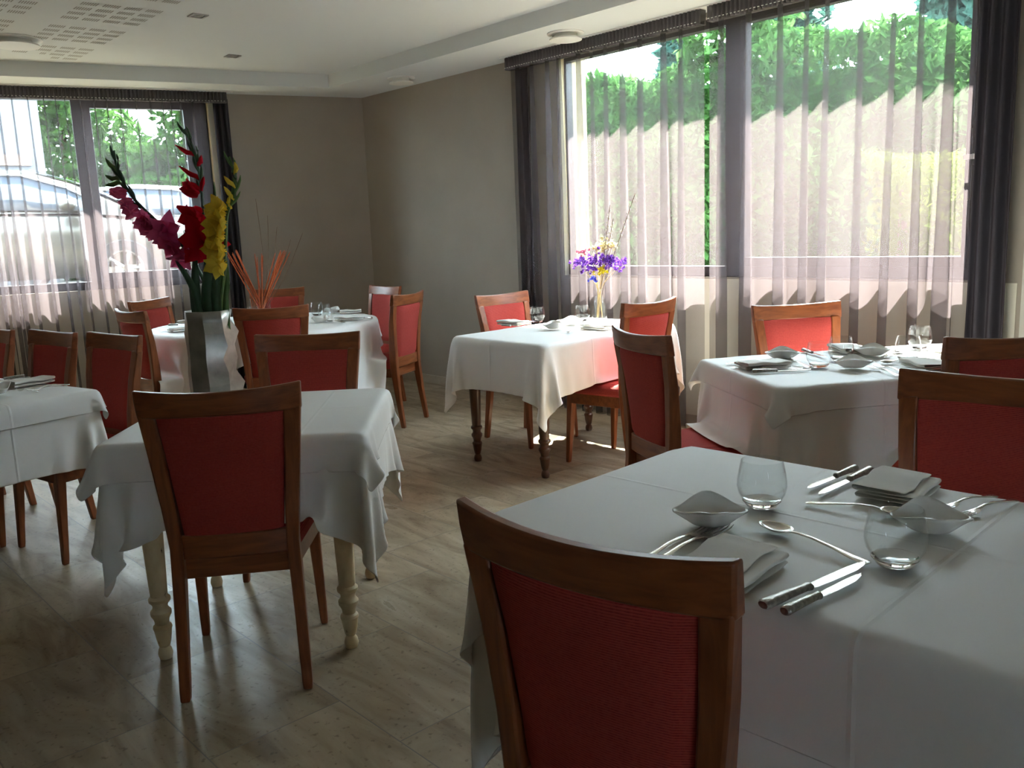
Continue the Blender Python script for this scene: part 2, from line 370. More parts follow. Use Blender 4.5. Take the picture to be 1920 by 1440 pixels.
def seg_wall(name, p, q, mat, th=0.2, z1=2.95, gaps=()):
    d = (q - p) / np.linalg.norm(q - p); L = np.linalg.norm(q - p); n = np.array([d[1], -d[0]])
    if n.dot((p + q) / 2 - np.array([-0.8, 3.0])) < 0: n = -n
    f = lambda u, o, z: (*(p + d * u + n * o), z)
    mb = MB(); u = 0
    for g0, g1, h0, h1 in gaps:
        fbox(mb, f, u, g0, 0, th, -0.1, z1); fbox(mb, f, g0, g1, 0, th, h1, z1)
        if h0 > 0: fbox(mb, f, g0, g1, 0, th, -0.1, h0)
        u = g1
    fbox(mb, f, u, L, 0, th, -0.1, z1)
    return structure(mb, name, mat, smooth=0)
seg_wall('wall_side', PR, PRN, M_WALLR)
seg_wall('wall_left', PL, PLN, M_WALL)
seg_wall('wall_rear', PLN, PRN, M_WALL, gaps=((7.3, 7.58, 1.1, 2.4),))  # narrow unseen opening, added to let fill light onto the near chair backs
# baseboards
mb = MB(); fbox(mb, fr, 0, UR, -0.014, 0.001, 0, 0.075); structure(mb, 'baseboard_right', M_TRAVB, smooth=0)
mb = MB(); fbox(mb, fb, 0, UL, -0.014, 0.001, 0, 0.075); structure(mb, 'baseboard_back', M_TRAVB, smooth=0)
# ceiling: low border and raised middle
IC = np.array([-1.494, 7.944]); IR = IC + (np.array([0.823, 5.357]) - IC) * 2.05; IL = IC + (np.array([-3.731, 6.824]) - IC) * 1.75
IRN, ILN = np.array([2.4, -3.0]), np.array([-4.9, -3.0])
inn = [tuple(IL), tuple(IC), tuple(IR), tuple(IRN), tuple(ILN)]
out_ = [fb(UL + 0.1, 0.1, 0)[:2], tuple(C0 + (NR + NB) * 0.1), fr(UR + 0.1, 0.1, 0)[:2], tuple(PRN + (0.1, -0.1)), tuple(PLN + (-0.1, -0.1))]
mb = MB()
mb.add([(x, y, H1) for x, y in out_] + [(x, y, H1) for x, y in inn] + [(x, y, H2) for x, y in inn],
       [(k, (k + 1) % 5, 5 + (k + 1) % 5, 5 + k) for k in range(5)] + [(5 + k, 5 + (k + 1) % 5, 10 + (k + 1) % 5, 10 + k) for k in range(5)])
mb.add([(x, y, 2.95) for x, y in out_], [(0, 1, 2, 3, 4)])
mb.add([(x, y, H2) for x, y in inn], [(0, 1, 2, 3, 4)])
ceil = structure(mb, 'ceiling', M_CEIL, smooth=0)
# dark quads painted for the shade inside acoustic slots in the raised middle
mb = MB(); ca = np.array([0.793, 0.609]); ra = np.array([-0.671, 0.742]); b1 = np.array([-2.816, 5.891])
for bi in range(-3, 3):
    for bj in range(-2, 2):
        for ci in range(4):
            for cj in range(4):
                c = b1 + ra * (bi * 0.652 + ci * 0.128) + ca * (bj * 0.655 + cj * 0.1215)
                if bj == 1: continue
                for k in range(7):
                    q = c + ca * (k - 3) * 0.0135; hw, hl = 0.0038, 0.034
                    P = [q + ca * a * hw + ra * b * hl for a, b in ((-1, -1), (1, -1), (1, 1), (-1, 1))]
                    if P[0][1] > 7.15 or (P[0] - IL).dot(NB) > -0.35 and P[0][0] < -3.3: continue
                    mb.add([(x, y, H2 - 0.0012) for x, y in P], [(0, 1, 2, 3)])
mb.build('acoustic_slot_shade', M_DARK, ceil, smooth=0)
# eaves outside
mb = MB(); fbox(mb, fr, -1.6, 8, 0.05, 0.66, 3.0, 3.15); structure(mb, 'trim_5', M_UNDER, smooth=0)
mb = MB(); fbox(mb, fb, -1.0, 8, 0.05, 0.66, 3.0, 3.15); structure(mb, 'trim_6', M_UNDER, smooth=0)
# ground outside, higher than the room's floor
mb = MB()
K = tuple(C0 + (NR + NB) * 0.20)
g = [fb(30, 0.26, 0)[:2], K, fr(30, 0.26, 0)[:2], (60, 30), (30, 75), (-40, 75), (-60, 20)]
mb.add([(p[0], p[1], 0.79) for p in g], [(0, 1, 6), (1, 5, 6), (1, 4, 5), (1, 3, 4), (1, 2, 3)])
mb.add([(-60, -60, -0.15), (60, -60, -0.15), (60, 6, -0.15), (-60, 6, -0.15)], [(0, 1, 2, 3)])
structure(mb, 'ground', M_GROUND, smooth=0)

# ------------------------------------------------------------------ windows
def bars(f, L, name, mat, parent=None, o0=0.05, o1=0.12):
    mb = MB()
    for a, b, z0, z1 in L: fbox(mb, f, a, b, o0, o1, z0, z1)
    return mb.build(name, mat, parent, bevel=0.004, smooth=0)
w1 = bars(fr, [(2.57, 2.60, 1.01, 2.62), (2.57, 5.52, 2.562, 2.62), (2.57, 5.52, 1.012, 1.078), (3.965, 4.085, 1.01, 2.62), (5.445, 5.52, 1.01, 2.62)], 'window_1', M_FRAME)
tag(w1, kind='structure')
bars(fr, [(4.085, 4.125, 1.078, 2.562), (5.42, 5.445, 1.078, 2.562), (4.085, 5.445, 2.545, 2.562), (4.085, 5.445, 1.078, 1.135)], 'sash', M_FRAME, w1, 0.03, 0.09)
mb = MB(); fbox(mb, fr, 2.59, 3.97, 0.075, 0.083, 1.07, 2.57); fbox(mb, fr, 4.11, 5.43, 0.055, 0.063, 1.13, 2.55); mb.build('glass_pane', M_PANE, w1, smooth=0)
mb = MB(); fbox(mb, fr, 5.452, 5.475, -0.02, 0.05, 1.60, 1.66); fbox(mb, fr, 5.453, 5.474, -0.034, -0.018, 1.42, 1.78); hd = mb.build('window_handle', M_FRAME, w1, bevel=0.004)
mb = MB(); fbox(mb, fr, 5.435, 5.50, -0.037, -0.030, 1.625, 1.65); mb.build('handle_plate', M_WHITE, hd, smooth=0)
w2 = bars(fb, [(1.412, 1.47, 1.0, 2.62), (1.412, 3.94, 2.572, 2.62), (1.412, 3.94, 1.0, 1.07), (2.41, 2.49, 1.0, 2.62), (3.85, 3.94, 1.0, 2.62)], 'window_2', M_FRAME)
tag(w2, kind='structure')
bars(fb, [(1.47, 1.61, 1.07, 2.572), (2.345, 2.41, 1.07, 2.572), (1.47, 2.41, 2.51, 2.572), (1.47, 2.41, 1.07, 1.14)], 'sash', M_FRAME, w2, 0.03, 0.09)
mb = MB(); fbox(mb, fb, 2.48, 3.86, 0.075, 0.083, 1.06, 2.58); fbox(mb, fb, 1.60, 2.35, 0.055, 0.063, 1.13, 2.52); mb.build('glass_pane', M_PANE, w2, smooth=0)

# ------------------------------------------------------------------ curtains
def catmull(P, n):
    P = [P[0]] + list(P) + [P[-1]]; out = []
    for i in range(1, len(P) - 2):
        p0, p1, p2, p3 = (np.array(P[i + k]) for k in (-1, 0, 1, 2))
        for k in range(n):
            t = k / n
            out.append(0.5 * ((2 * p1) + (-p0 + p2) * t + (2 * p0 - 5 * p1 + 4 * p2 - p3) * t * t + (-p0 + 3 * p1 - 3 * p2 + p3) * t ** 3))
    out.append(np.array(P[-2])); return out
def sheer_mesh(f, u0, u1, z0, z1, off, seed, gap=(0.10, 0.2), rows=16, fw=0.024, sw=0.085):
    """fabric hung in soft S-folds: each fold doubles back over itself"""
    rnd = random.Random(seed); c = []; u = u0 + rnd.uniform(0.05, 0.1)
    while u < u1 - 0.05:
        c.append((u, rnd.uniform(0.6, 1.5), rnd.uniform(-0.5, 0.5), rnd.uniform(0.6, 1.3))); u += rnd.uniform(*gap)
    P = []
    for r in range(rows + 1):
        t = r / rows; z = z1 + (z0 - z1) * t; s = min(1, 0.42 + 0.9 * t)
        pts = [(u0, 0.0)]
        for i, (cu, wd, lean, amp) in enumerate(c):
            w_ = fw * wd * s; uu = cu + lean * 0.03 * t
            nxt = c[i + 1][0] if i + 1 < len(c) else u1
            pts += [(uu - 2.2 * w_, sw * 0.55 * s * amp), (uu + w_, sw * 0.25 * s), (uu - w_ * 0.9, -sw * 0.25 * s), (uu + 2.2 * w_, -sw * 0.6 * s * amp),
                    ((uu + nxt) / 2, -sw * 0.1 * amp * s)]
        pts.append((u1, 0.0))
        P.append([f(a, off + b, z) for a, b in catmull(pts, 4)])
    mb = MB(); mb.grid(P); return mb
def heading(f, u0, u1, z0, z1, off, pitch=0.03, amp=0.02):
    n = int((u1 - u0) / pitch * 6); P = []
    for z, a in ((z1, 0.5), (z1 - 0.02, 1), ((z0 + z1) / 2, 0.75), (z0 + 0.015, 1), (z0, 0.45)):
        P.append([f(u0 + (u1 - u0) * k / n, off + amp * a * math.sin(2 * math.pi * k / 6) - 0.012, z) for k in range(n + 1)])
    P2 = [[f(u0 + (u1 - u0) * k / n, off + 0.045, z) for k in range(n + 1)] for z in (z0, z1)]
    mb = MB(); mb.grid(P + P2[::1] + [P[0]]); return mb
def curtain(f, u0, u1, off, seed, label, hd=(0.0, 0.0), gap=(0.1, 0.2), **kw):
    o = empty('sheer_curtain', label, 'curtain', f((u0 + u1) / 2, off, 0))
    loc = Vector(o.location)
    def place_(mb, nm, m):
        mb.v = [(p[0] - loc.x, p[1] - loc.y, p[2]) for p in mb.v]; return mb.build(nm, m, o, smooth=180)
    place_(sheer_mesh(f, u0, u1, 0.015, 2.57, off, seed, gap, **kw), 'sheer_panel', M_SHEER)
    place_(heading(f, u0 + hd[0], u1 + hd[1], 2.555, 2.642, off), 'gathered_heading', M_HEAD)
    mb = MB(); u = u0 + hd[0] + .02
    while u < u1 + hd[1] - .02: fbox(mb, f, u, u + .012, off - .036, off - .034, 2.563, 2.566); u += .026
    place_(mb, 'stitch_light', M_WHITE)  # white dashes painted for light showing through the heading's stitch line
    return o
curtain(fr, 2.20, 3.935, -0.13, 11, 'mauve grey sheer curtain left of the gap on the big sunny window', (-0.05, -0.02), (0.11, 0.19))
curtain(fr, 3.985, 5.525, -0.15, 5, 'mauve grey sheer curtain right of the gap on the big sunny window', (-0.01, 0.165), (0.12, 0.21))
curtain(fb, 1.445, 4.25, -0.13, 23, 'mauve grey sheer curtain over the window with parked cars', (-0.19, 0.02), (0.065, 0.125), fw=0.012, sw=0.05)
def drape(f, u0, u1, off, seed, label, taper=0.0):
    rnd = random.Random(seed); n = 40; P = []; ph = rnd.uniform(0, 6)
    for r in range(15):
        t = r / 14; z = 2.60 * (1 - t) + 0.02 * t; row = []
        for k in range(n + 1):
            s = k / n; row.append((u0 + (u1 - u0) * s + taper * t * (0.5 - s) * 2, off + (0.018 + 0.012 * t) * math.sin(s * 17 + ph + 0.5 * math.sin(t * 3)), z))
        P.append([f(*q) for q in row])
    mb = MB(); mb.grid(P); o = mb.build('dark_drape', M_DRAPE, smooth=180, solid=0.004)
    return tag(o, label, 'drape')
drape(fr, 2.15, 2.31, -0.048, 1, 'narrow charcoal drape at the left end of the big sunny window')
drape(fr, 5.50, 5.67, -0.052, 2, 'narrow charcoal drape at the right end of the big sunny window', -0.01)
drape(fb, 1.235, 1.365, -0.05, 3, 'narrow charcoal drape in front of the taupe wall right of the car window')
for f, a, b, lab in ((fr, 2.12, 5.69, 'white curtain track on the ceiling above the big sunny window'), (fb, 1.2, 4.4, 'white curtain track on the ceiling above the car window')):
    mb = MB(); fbox(mb, f, a, b, -0.17, -0.07, 2.643, 2.651); tag(mb.build('curtain_track', M_WHITE, smooth=0), lab, 'curtain rail')

# ------------------------------------------------------------------ ceiling fittings
def vent(loc, r, label):
    o = empty('ceiling_vent', label, 'vent', loc)
    mb = MB(); mb.lathe([(r * 0.99, 0), (r, -0.006), (r * 0.9, -0.010), (r * 0.62, -0.008)], 40); mb.build('outer_ring', M_WHITE, o)
    mb = MB(); mb.lathe([(r * 0.60, -0.005), (r * 0.62, -0.03), (r * 0.86, -0.036), (r * 0.88, -0.046), (r * 0.3, -0.05)], 40); mb.build('disc', M_WHITE, o)
vent((0.452, 6.148, H1), 0.125, 'round white ceiling vent above the big window curtain')
vent((-0.822, 7.588, H1), 0.115, 'round white ceiling vent near the corner of the taupe walls')
vent((-3.254, 6.192, H2), 0.17, 'round white vent set among the slotted ceiling panels')
def downlight(loc, label, rz):
    o = empty('recessed_spotlight', label, 'ceiling light', loc, rz, 'square recessed spotlights')
    mb = MB()
    for a, b, c, d in ((-.05, .05, -.05, -.034), (-.05, .05, .034, .05), (-.05, -.034, -.034, .034), (.034, .05, -.034, .034)): mb.box(a, b, c, d, -0.006, 0.0)
    mb.build('trim_ring', M_CHROME, o, smooth=0)
    mb = MB(); mb.lathe([(0.034, -0.002), (0.032, -0.004), (0.016, -0.003), (0.012, -0.006), (0.001, -0.007)], 20); mb.build('lamp', M_DARK, o)
downlight((-1.871, 5.77, H2), 'unlit square recessed spotlight nearer the camera on the raised ceiling', 0.7)
downlight((-2.039, 7.01, H2), 'unlit square recessed spotlight nearer the back wall on the raised ceiling', 0.7)

# ------------------------------------------------------------------ chairs
def post_y(z):
    return float(np.interp(z, [0, 0.22, 0.44, 0.60, 0.75, 0.95], [-0.242, -0.212, -0.188, -0.194, -0.208, -0.243]))
def post_x(z): return float(np.interp(z, [0, 0.2, 0.44, 0.5, 0.87, 0.95], [0.181, 0.176, 0.169, 0.168, 0.202, 0.207]))
BOW = 0.034
def make_chair():
    t = empty('dining_chair', 'x', 'chair')
    for s in (-1, 1):                                               # rear legs run up as the back posts
        mb = MB(); rings = []
        for z, wx, dy in ((0, .028, .030), (.03, .031, .032), (.22, .034, .040), (.40, .037, .052), (.47, .037, .056), (.60, .041, .050), (.75, .046, .040), (.885, .05, .030)):
            x, y = s * post_x(z), post_y(z)
            rings.append([(x - wx / 2, y - dy / 2, z), (x + wx / 2, y - dy / 2, z), (x + wx / 2, y + dy / 2, z), (x - wx / 2, y + dy / 2, z)])
        mb.loft(rings); mb.build('leg', M_WOOD, t, bevel=0.005)
        mb = MB(); rings = []
        for z, w_ in ((0, .024), (.02, .027), (.25, .036), (.43, .043)):
            x, y = s * (0.205 - 0.012 * z / .43), 0.212 - 0.03 * z / .43; h = w_ / 2
            rings.append([(x - h, y - h, z), (x + h, y - h, z), (x + h, y + h, z), (x - h, y + h, z)])
        mb.loft(rings); mb.build('leg', M_WOOD, t, bevel=0.005)
    def rail(z0, z1, hw0, hw1, th, raise_, yoff, bow):
        mb = MB(); rings = []
        for k in range(17):
            q = k / 16 * 2 - 1
            def pt(z, hw, dy): 
                x = q * hw; return (x, post_y(min(z, .95)) + yoff - bow * (1 - q * q) + dy, z)
            zt = z1 + raise_ * q * q
            rings.append([pt(z0, hw0, -th / 2), pt(z0, hw0, th / 2), pt((z0 + zt) / 2, (hw0 + hw1) / 2, th / 2), pt(zt, hw1, th / 2 - 0.003), pt(zt, hw1, -th / 2 + 0.003), pt((z0 + zt) / 2, (hw0 + hw1) / 2, -th / 2)])
        mb.loft(rings); return mb
    rail(0.874, 0.944, 0.229, 0.233, 0.030, 0.013, 0.004, BOW + .006).build('crest_rail', M_WOODH, t, bevel=0.005)
    rail(0.432, 0.505, 0.155, 0.155, 0.024, 0.0, -0.006, BOW * 0.35).build('lower_rail', M_WOODH, t, bevel=0.004)
    # padded back
    mb = MB(); rings = []
    nx = 12
    for k in range(15):
        v = k / 14; z = 0.503 + v * 0.375; hw = post_x(z) - 0.0245
        ev = min(1, min(v, 1 - v) * 9 + 0.25); ring = []
        bw = BOW * (0.35 + 0.65 * v)
        for side in (-1, 1):
            for i in range(nx + 1):
                q = (i / nx * 2 - 1) * side * -1
                eq = min(1, (1 - abs(q)) * 7 + 0.25)
                ring.append((q * hw, post_y(z) - bw * (1 - q * q) + side * 0.023 * math.sqrt(ev * eq), z))
        rings.append(ring)
    mb.loft(rings); mb.build('backrest', M_RED, t, smooth=50)
    # seat
    def outline(inset, n=8):
        P = [(-.182 + inset, -.195 + inset), (.182 - inset, -.195 + inset)]
        fx, fy, r = .228 - inset, .222 - inset, .05
        for cx_, a0 in ((fx - r, 0), (-(fx - r), 90)):
            for k in range(n + 1):
                a = R(a0 + 90 * k / n); P.append((cx_ + r * math.cos(a), fy - r + r * math.sin(a)))
        return P
    mb = MB(); mb.loft([[(x, y, z) for x, y in outline(i)] for z, i in ((.425, .008), (.438, .0), (.462, .0), (.476, .012), (.484, .035), (.489, .075))])
    mb.build('seat', M_RED, t, smooth=60)
    mb = MB(); mb.loft([[(x, y, z) for x, y in outline(i)] for z, i in ((.362, .012), (.43, .010))]); mb.build('seat_frame', M_WOODH, t, bevel=0.004)
    return t
CH = proto(make_chair()); CHU = []
CHAIRS = [  # rail centre x, y, facing angle, group, label
    (-0.840, 2.434, 98.4, 'chairs at the gladiolus table', 'dark chair seen from behind in front of the table with cream turned legs'),
    (-0.885, 3.807, -92, 'chairs at the gladiolus table', 'chair facing the camera on the far side of the gladiolus vase table'),
    (-1.485, 5.43, 103, 'chairs around the round table', 'chair with its back to us, pushed to the near side of the round table'),
    (-1.99, 7.53, -80, 'chairs around the round table', 'chair behind the orange sticks on the far side of the round table'),
    (-2.76, 6.66, -16, 'chairs around the round table', 'chair in front of the sheer curtain at the left of the round table'),
    (-2.46, 5.61, 45, 'chairs around the round table', 'chair seen edge on at the near left of the round table'),
    (-1.00, 7.25, 220, 'chairs around the round table', 'chair against the taupe wall at the far right of the round table'),
    (-0.70, 6.24, 158.5, 'chairs around the round table', 'chair turned sideways showing its whole side right of the round table'),
    (-2.285, 4.384, -127, 'chairs behind the left table', 'second chair from the right behind the table at the left edge'),
    (-1.86, 4.123, -127, 'chairs behind the left table', 'rightmost chair behind the table at the left edge'),
    (-2.75, 4.67, -127, 'chairs behind the left table', 'chair cut off by the left picture edge behind the left table'),
    (-0.06, 5.82, -48, 'chairs at the dried flower table', 'sunlit chair beside the taupe wall left of the dried flower table'),
    (0.79, 4.77, 133, 'chairs at the dried flower table', 'sunlit chair seen from behind right of the dried flower vase'),
    (0.49, 3.40, 19, 'chairs at the table by the sheer curtain', 'dark chair seen from the side at the left end of the curtain side table'),
    (1.407, 4.288, -81, 'chairs at the table by the sheer curtain', 'bright red chair facing us in front of the sheer curtain'),
    (1.677, 2.866, 97, 'chairs at the table by the sheer curtain', 'dark chair at the right picture edge, the farther of two overlapping ones'),
    (1.227, 2.155, 226, 'chairs at the nearest table', 'dark chair at the right picture edge across the nearest table'),
    (0.075, 1.131, 49.7, 'chairs at the nearest table', 'large dark chair closest to the camera at the bottom edge'),
]
SEATS = []
for x, y, a, g_, lab in CHAIRS:
    fx, fy = math.cos(R(a)), math.sin(R(a)); ox, oy = x + fx * 0.262, y + fy * 0.262
    place(CH, CHU, lab, (ox, oy, 0), R(a - 90), g_); SEATS.append((ox, oy, R(a - 90)))

# ------------------------------------------------------------------ tables and cloths
def table(label, cx_, cy_, yaw, a, b, zt, mat, inset, group, prof='ring'):
    t = empty('dining_table', label, 'table', (cx_, cy_, 0), R(yaw), group)
    mb = MB(); mb.box(-a + .024, a - .024, -b + .024, b - .024, zt - 0.03, zt - .004); mb.build('table_top', mat, t, bevel=0.009)
    mb = MB()
    for q in ((-a + inset, a - inset, -b + inset - .012, -b + inset + .012), (-a + inset, a - inset, b - inset - .012, b - inset + .012),
              (-a + inset - .012, -a + inset + .012, -b + inset, b - inset), (a - inset - .012, a - inset + .012, -b + inset, b - inset)):
        mb.box(*q, zt - 0.12, zt - 0.028)
    mb.build('apron', mat, t)
    if prof == 'pedestal':
        mb = MB(); mb.lathe([(.06, .05), (.045, .12), (.045, .55), (.08, zt - .13)], 24); mb.build('pedestal', mat, t)
        for sx, sy in ((1, 0), (-1, 0), (0, 1), (0, -1)):
            mb = MB(); mb.tube([(0, 0, .10), (.16 * sx, .14 * sy, .06), (.32 * sx, .26 * sy, .022)], [.036, .03, .021], 8); mb.build('foot', mat, t)
        return t
    P = [(.012, 0), (.020, .004), (.024, .02), (.021, .036), (.015, .046), (.019, .052), (.024, .075), (.028, .105), (.031, .112), (.029, .12), (.022, .126), (.024, .140), (.028, .150), (.033, .158), (.034, .170),
         (.027, .178), (.024, .186), (.026, .196), (.035, .206), (.035, .216), (.027, .224), (.028, .24), (.037, .52), (.040, .60), (.040, zt - .16)]
    for sx in (-1, 1):
        for sy in (-1, 1):
            mb = MB(); mb.lathe(P, 20); mb.box(-.035, .035, -.035, .035, zt - .165, zt - .03)
            mb.build('leg', mat, t, loc=(sx * (a - inset), sy * (b - inset), 0))
    return t
def sim_cloth(cx_, cy_, yaw, hx, hy, solid, zt, sp, steps=170, seed=0, colliders=(), iters=14, rnd=None):
    """drape a flat rectangle of cloth over a box or disc by position based dynamics"""
    rng = np.random.default_rng(seed); n, m = int(2 * hx / sp) + 1, int(2 * hy / sp) + 1
    xs, ys = np.linspace(-hx, hx, n), np.linspace(-hy, hy, m); lx, ly = xs[1] - xs[0], ys[1] - ys[0]
    X = np.zeros((n, m, 3)); X[:, :, 0] = xs[:, None]; X[:, :, 1] = ys[None, :]; X[:, :, 2] = zt + 0.003
    X[:, :, 2] += rng.uniform(0, 0.002, (n, m)); V = np.zeros_like(X); dt = 1 / 60
    c, s = math.cos(R(yaw)), math.sin(R(yaw)); cols = []
    for (ox, oy, oa) in colliders:
        dx, dy = ox - cx_, oy - cy_; cols.append((dx * c + dy * s, -dx * s + dy * c, oa - R(yaw)))
    def con(A, B, L, k):
        d = B - A; l = np.sqrt((d * d).sum(-1, keepdims=True)) + 1e-9; q = d * ((l - L) / l * 0.5 * k); A += q; B -= q
    def shear(A, B, L):
        d = B - A; l = np.sqrt((d * d).sum(-1, keepdims=True)) + 1e-9; e_ = l - L; q = d * (np.where(e_ > 0, .7, .07) * e_ / l * 0.5); A += q; B -= q
    dg, lx2, ly2 = math.hypot(lx, ly), 2 * lx, 2 * ly
    def bend(A, B, L, k):
        d = B - A; l = np.sqrt((d * d).sum(-1, keepdims=True)) + 1e-9; q = d * (np.minimum(l - L, 0) / l * 0.5 * k); A += q; B -= q
    for st in range(steps):
        V[:, :, 2] -= 9.8 * dt; V *= 0.965; P = X + V * dt
        for it in range(iters):
            for o in (0, 1):
                e = (n - o) // 2 * 2 + o; con(P[o:e:2], P[o + 1:e:2], lx, 1)
                e = (m - o) // 2 * 2 + o; con(P[:, o:e:2], P[:, o + 1:e:2], ly, 1)
            for o in (0, 1):
                e = (n - o) // 2 * 2 + o
                shear(P[o:e:2, :-1], P[o + 1:e:2, 1:], dg); shear(P[o:e:2, 1:], P[o + 1:e:2, :-1], dg)
            if it % 2 == 0:
                for o in range(4):
                    a_, b_ = P[o:-2:4], P[o + 2::4]; k = min(len(a_), len(b_)); bend(a_[:k], b_[:k], lx2, 0.04)
                    a_, b_ = P[:, o:-2:4], P[:, o + 2::4]; k = min(a_.shape[1], b_.shape[1]); bend(a_[:, :k], b_[:, :k], ly2, 0.04)
            x, y, z = P[:, :, 0], P[:, :, 1], P[:, :, 2]
            if solid[0] == 'box':
                a, b = solid[1], solid[2]; qx, qy = np.abs(x) - a, np.abs(y) - b; qz = z - zt
                ins = (qx < 0) & (qy < 0) & (qz < 0) & (z > zt - 0.3)
                top = ins & (qz >= np.maximum(qx, qy)); sx_ = ins & ~top & (qx >= qy); sy_ = ins & ~top & ~(qx >= qy)
                x[sx_] = np.sign(x[sx_]) * a; y[sy_] = np.sign(y[sy_]) * b
            else:
                r = solid[1]; rr = np.sqrt(x * x + y * y); qr = rr - r; qz = z - zt; ins = (qr < 0) & (qz < 0) & (z > zt - 0.3)
                top = ins & (qz >= qr); sd = ins & ~top; k = r / rr[sd]; x[sd] *= k; y[sd] *= k
            z[top] = zt
            P[:, :, 0][top] = X[:, :, 0][top] + 0.25 * (P[:, :, 0][top] - X[:, :, 0][top]); P[:, :, 1][top] = X[:, :, 1][top] + 0.25 * (P[:, :, 1][top] - X[:, :, 1][top])
            for ox, oy, oa in cols:                                  # chair seats tucked under the table
                ca_, sa_ = math.cos(oa), math.sin(oa); ux, uy = x - ox, y - oy; lx_, ly_ = ux * ca_ + uy * sa_, -ux * sa_ + uy * ca_
                qx, qy, qz = np.abs(lx_) - 0.236, np.abs(ly_ - 0.005) - 0.228, z - 0.497
                ins = (qx < 0) & (qy < 0) & (qz < 0) & (z > 0.3)
                if not ins.any(): continue
                tp = ins & (qz >= -0.05); z[tp] = 0.497
                fx_ = ins & ~tp & (qx >= qy); fy_ = ins & ~tp & ~(qx >= qy)
                lx_[fx_] = np.sign(lx_[fx_]) * 0.236; ly_[fy_] = np.where(ly_[fy_] > 0, 0.233, -0.223)
                P[:, :, 0][fx_ | fy_] = (ox + lx_ * ca_ - ly_ * sa_)[fx_ | fy_]; P[:, :, 1][fx_ | fy_] = (oy + lx_ * sa_ + ly_ * ca_)[fx_ | fy_]
            np.maximum(z, 0.02, out=z)
        V = (P - X) / dt; sp_ = np.linalg.norm(V, axis=-1, keepdims=True); V *= np.minimum(1, 3.0 / (sp_ + 1e-9)); X = P
    for _ in range(2):                                               # relax the hems
        Y = X.copy(); Y[1:-1, 1:-1] = 0.5 * X[1:-1, 1:-1] + 0.125 * (X[2:, 1:-1] + X[:-2, 1:-1] + X[1:-1, 2:] + X[1:-1, :-2])
        fl = X[:, :, 2] < zt - 0.02; X[fl] = Y[fl]
    return X
def cloth(label, name, cat, cx_, cy_, yaw, hx, hy, solid, zt, sp=0.024, off=(0, 0), group=None, colliders=(), seed=0, steps=170):
    X = sim_cloth(cx_, cy_, yaw, hx, hy, solid, zt, sp, steps, seed, colliders)
    mb = MB(); mb.grid([[tuple(p) for p in row] for row in X])
    o = mb.build(name, M_CLOTH, None, (cx_, cy_, 0), solid=0.0016, sub=1, smooth=180, rz=R(yaw))
    return tag(o, label, cat, group)
ZT = 0.757
def near(cx_, cy_, r): return [q for q in SEATS if math.hypot(q[0] - cx_, q[1] - cy_) < r]
TB = 'tables under white cloths'
# gladiolus table
table('table with chipped cream turned legs under the gladiolus vase', -0.895, 3.02, 2.5, 0.413, 0.405, ZT, M_CREAM, 0.105, TB)
cloth('long white cloth hanging over the cream-legged gladiolus table', 'tablecloth', 'tablecloth', -0.895, 3.02, 2.5, 0.413 + 0.265, 0.405 + 0.265, ('box', 0.413, 0.405), ZT + 0.002, colliders=near(-.895, 3.02, 1.0), seed=1)
cloth('short white overlay cloth on top of the gladiolus table', 'overlay_cloth', 'overlay cloth', -0.895, 3.02, 2.5, 0.425 + 0.105, 0.417 + 0.105, ('box', 0.423, 0.415), ZT + 0.0045, seed=2)
# nearest table
NTX, NTY, NTA = 0.626, 1.616, -45.3
table('nearest table laid for two at the bottom right corner', NTX, NTY, NTA, 0.62, 0.40, ZT, M_TWOOD, 0.11, TB)
cloth('long white cloth hanging below the overlay of the nearest table', 'tablecloth', 'tablecloth', NTX, NTY, NTA, 0.62 + 0.33, 0.40 + 0.33, ('box', 0.62, 0.40), ZT + 0.002, colliders=near(NTX, NTY, 1.1), seed=3)
cloth('creased white overlay cloth under the cutlery of the nearest table', 'overlay_cloth', 'overlay cloth', NTX, NTY, NTA, 0.632 + 0.19, 0.412 + 0.19, ('box', 0.63, 0.41), ZT + 0.0045, seed=4, sp=0.022)
# dried flower table
MX, MY, MA = 0.338, 5.215, 42.9
table('table with dark turned legs under the dried flowers', MX, MY, MA, 0.60, 0.385, ZT + .003, M_TWOOD, 0.10, TB)
cloth('sunlit white cloth hanging in points over the dark-legged dried flower table', 'tablecloth', 'tablecloth', MX, MY, MA, 0.60 + 0.255, 0.385 + 0.255, ('box', 0.605, 0.39), ZT + 0.006, colliders=near(MX, MY, 1.1), seed=5)
# table by the sheer curtain
RX, RY, RA = 1.515, 3.575, 9.2
table('table between the sheer curtain and the two dark chairs at right', RX, RY, RA, 0.62, 0.385, ZT, M_CREAM, 0.11, TB)
cloth('long white cloth almost hiding the legs of the curtain side table', 'tablecloth', 'tablecloth', RX, RY, RA, 0.62 + 0.33, 0.385 + 0.33, ('box', 0.62, 0.385), ZT + 0.002, colliders=near(RX, RY, 1.1), seed=6)
cloth('white overlay cloth on the half sunlit table by the sheer curtain', 'overlay_cloth', 'overlay cloth', RX, RY, RA, 0.632 + 0.085, 0.397 + 0.085, ('box', 0.63, 0.395), ZT + 0.0045, seed=7)
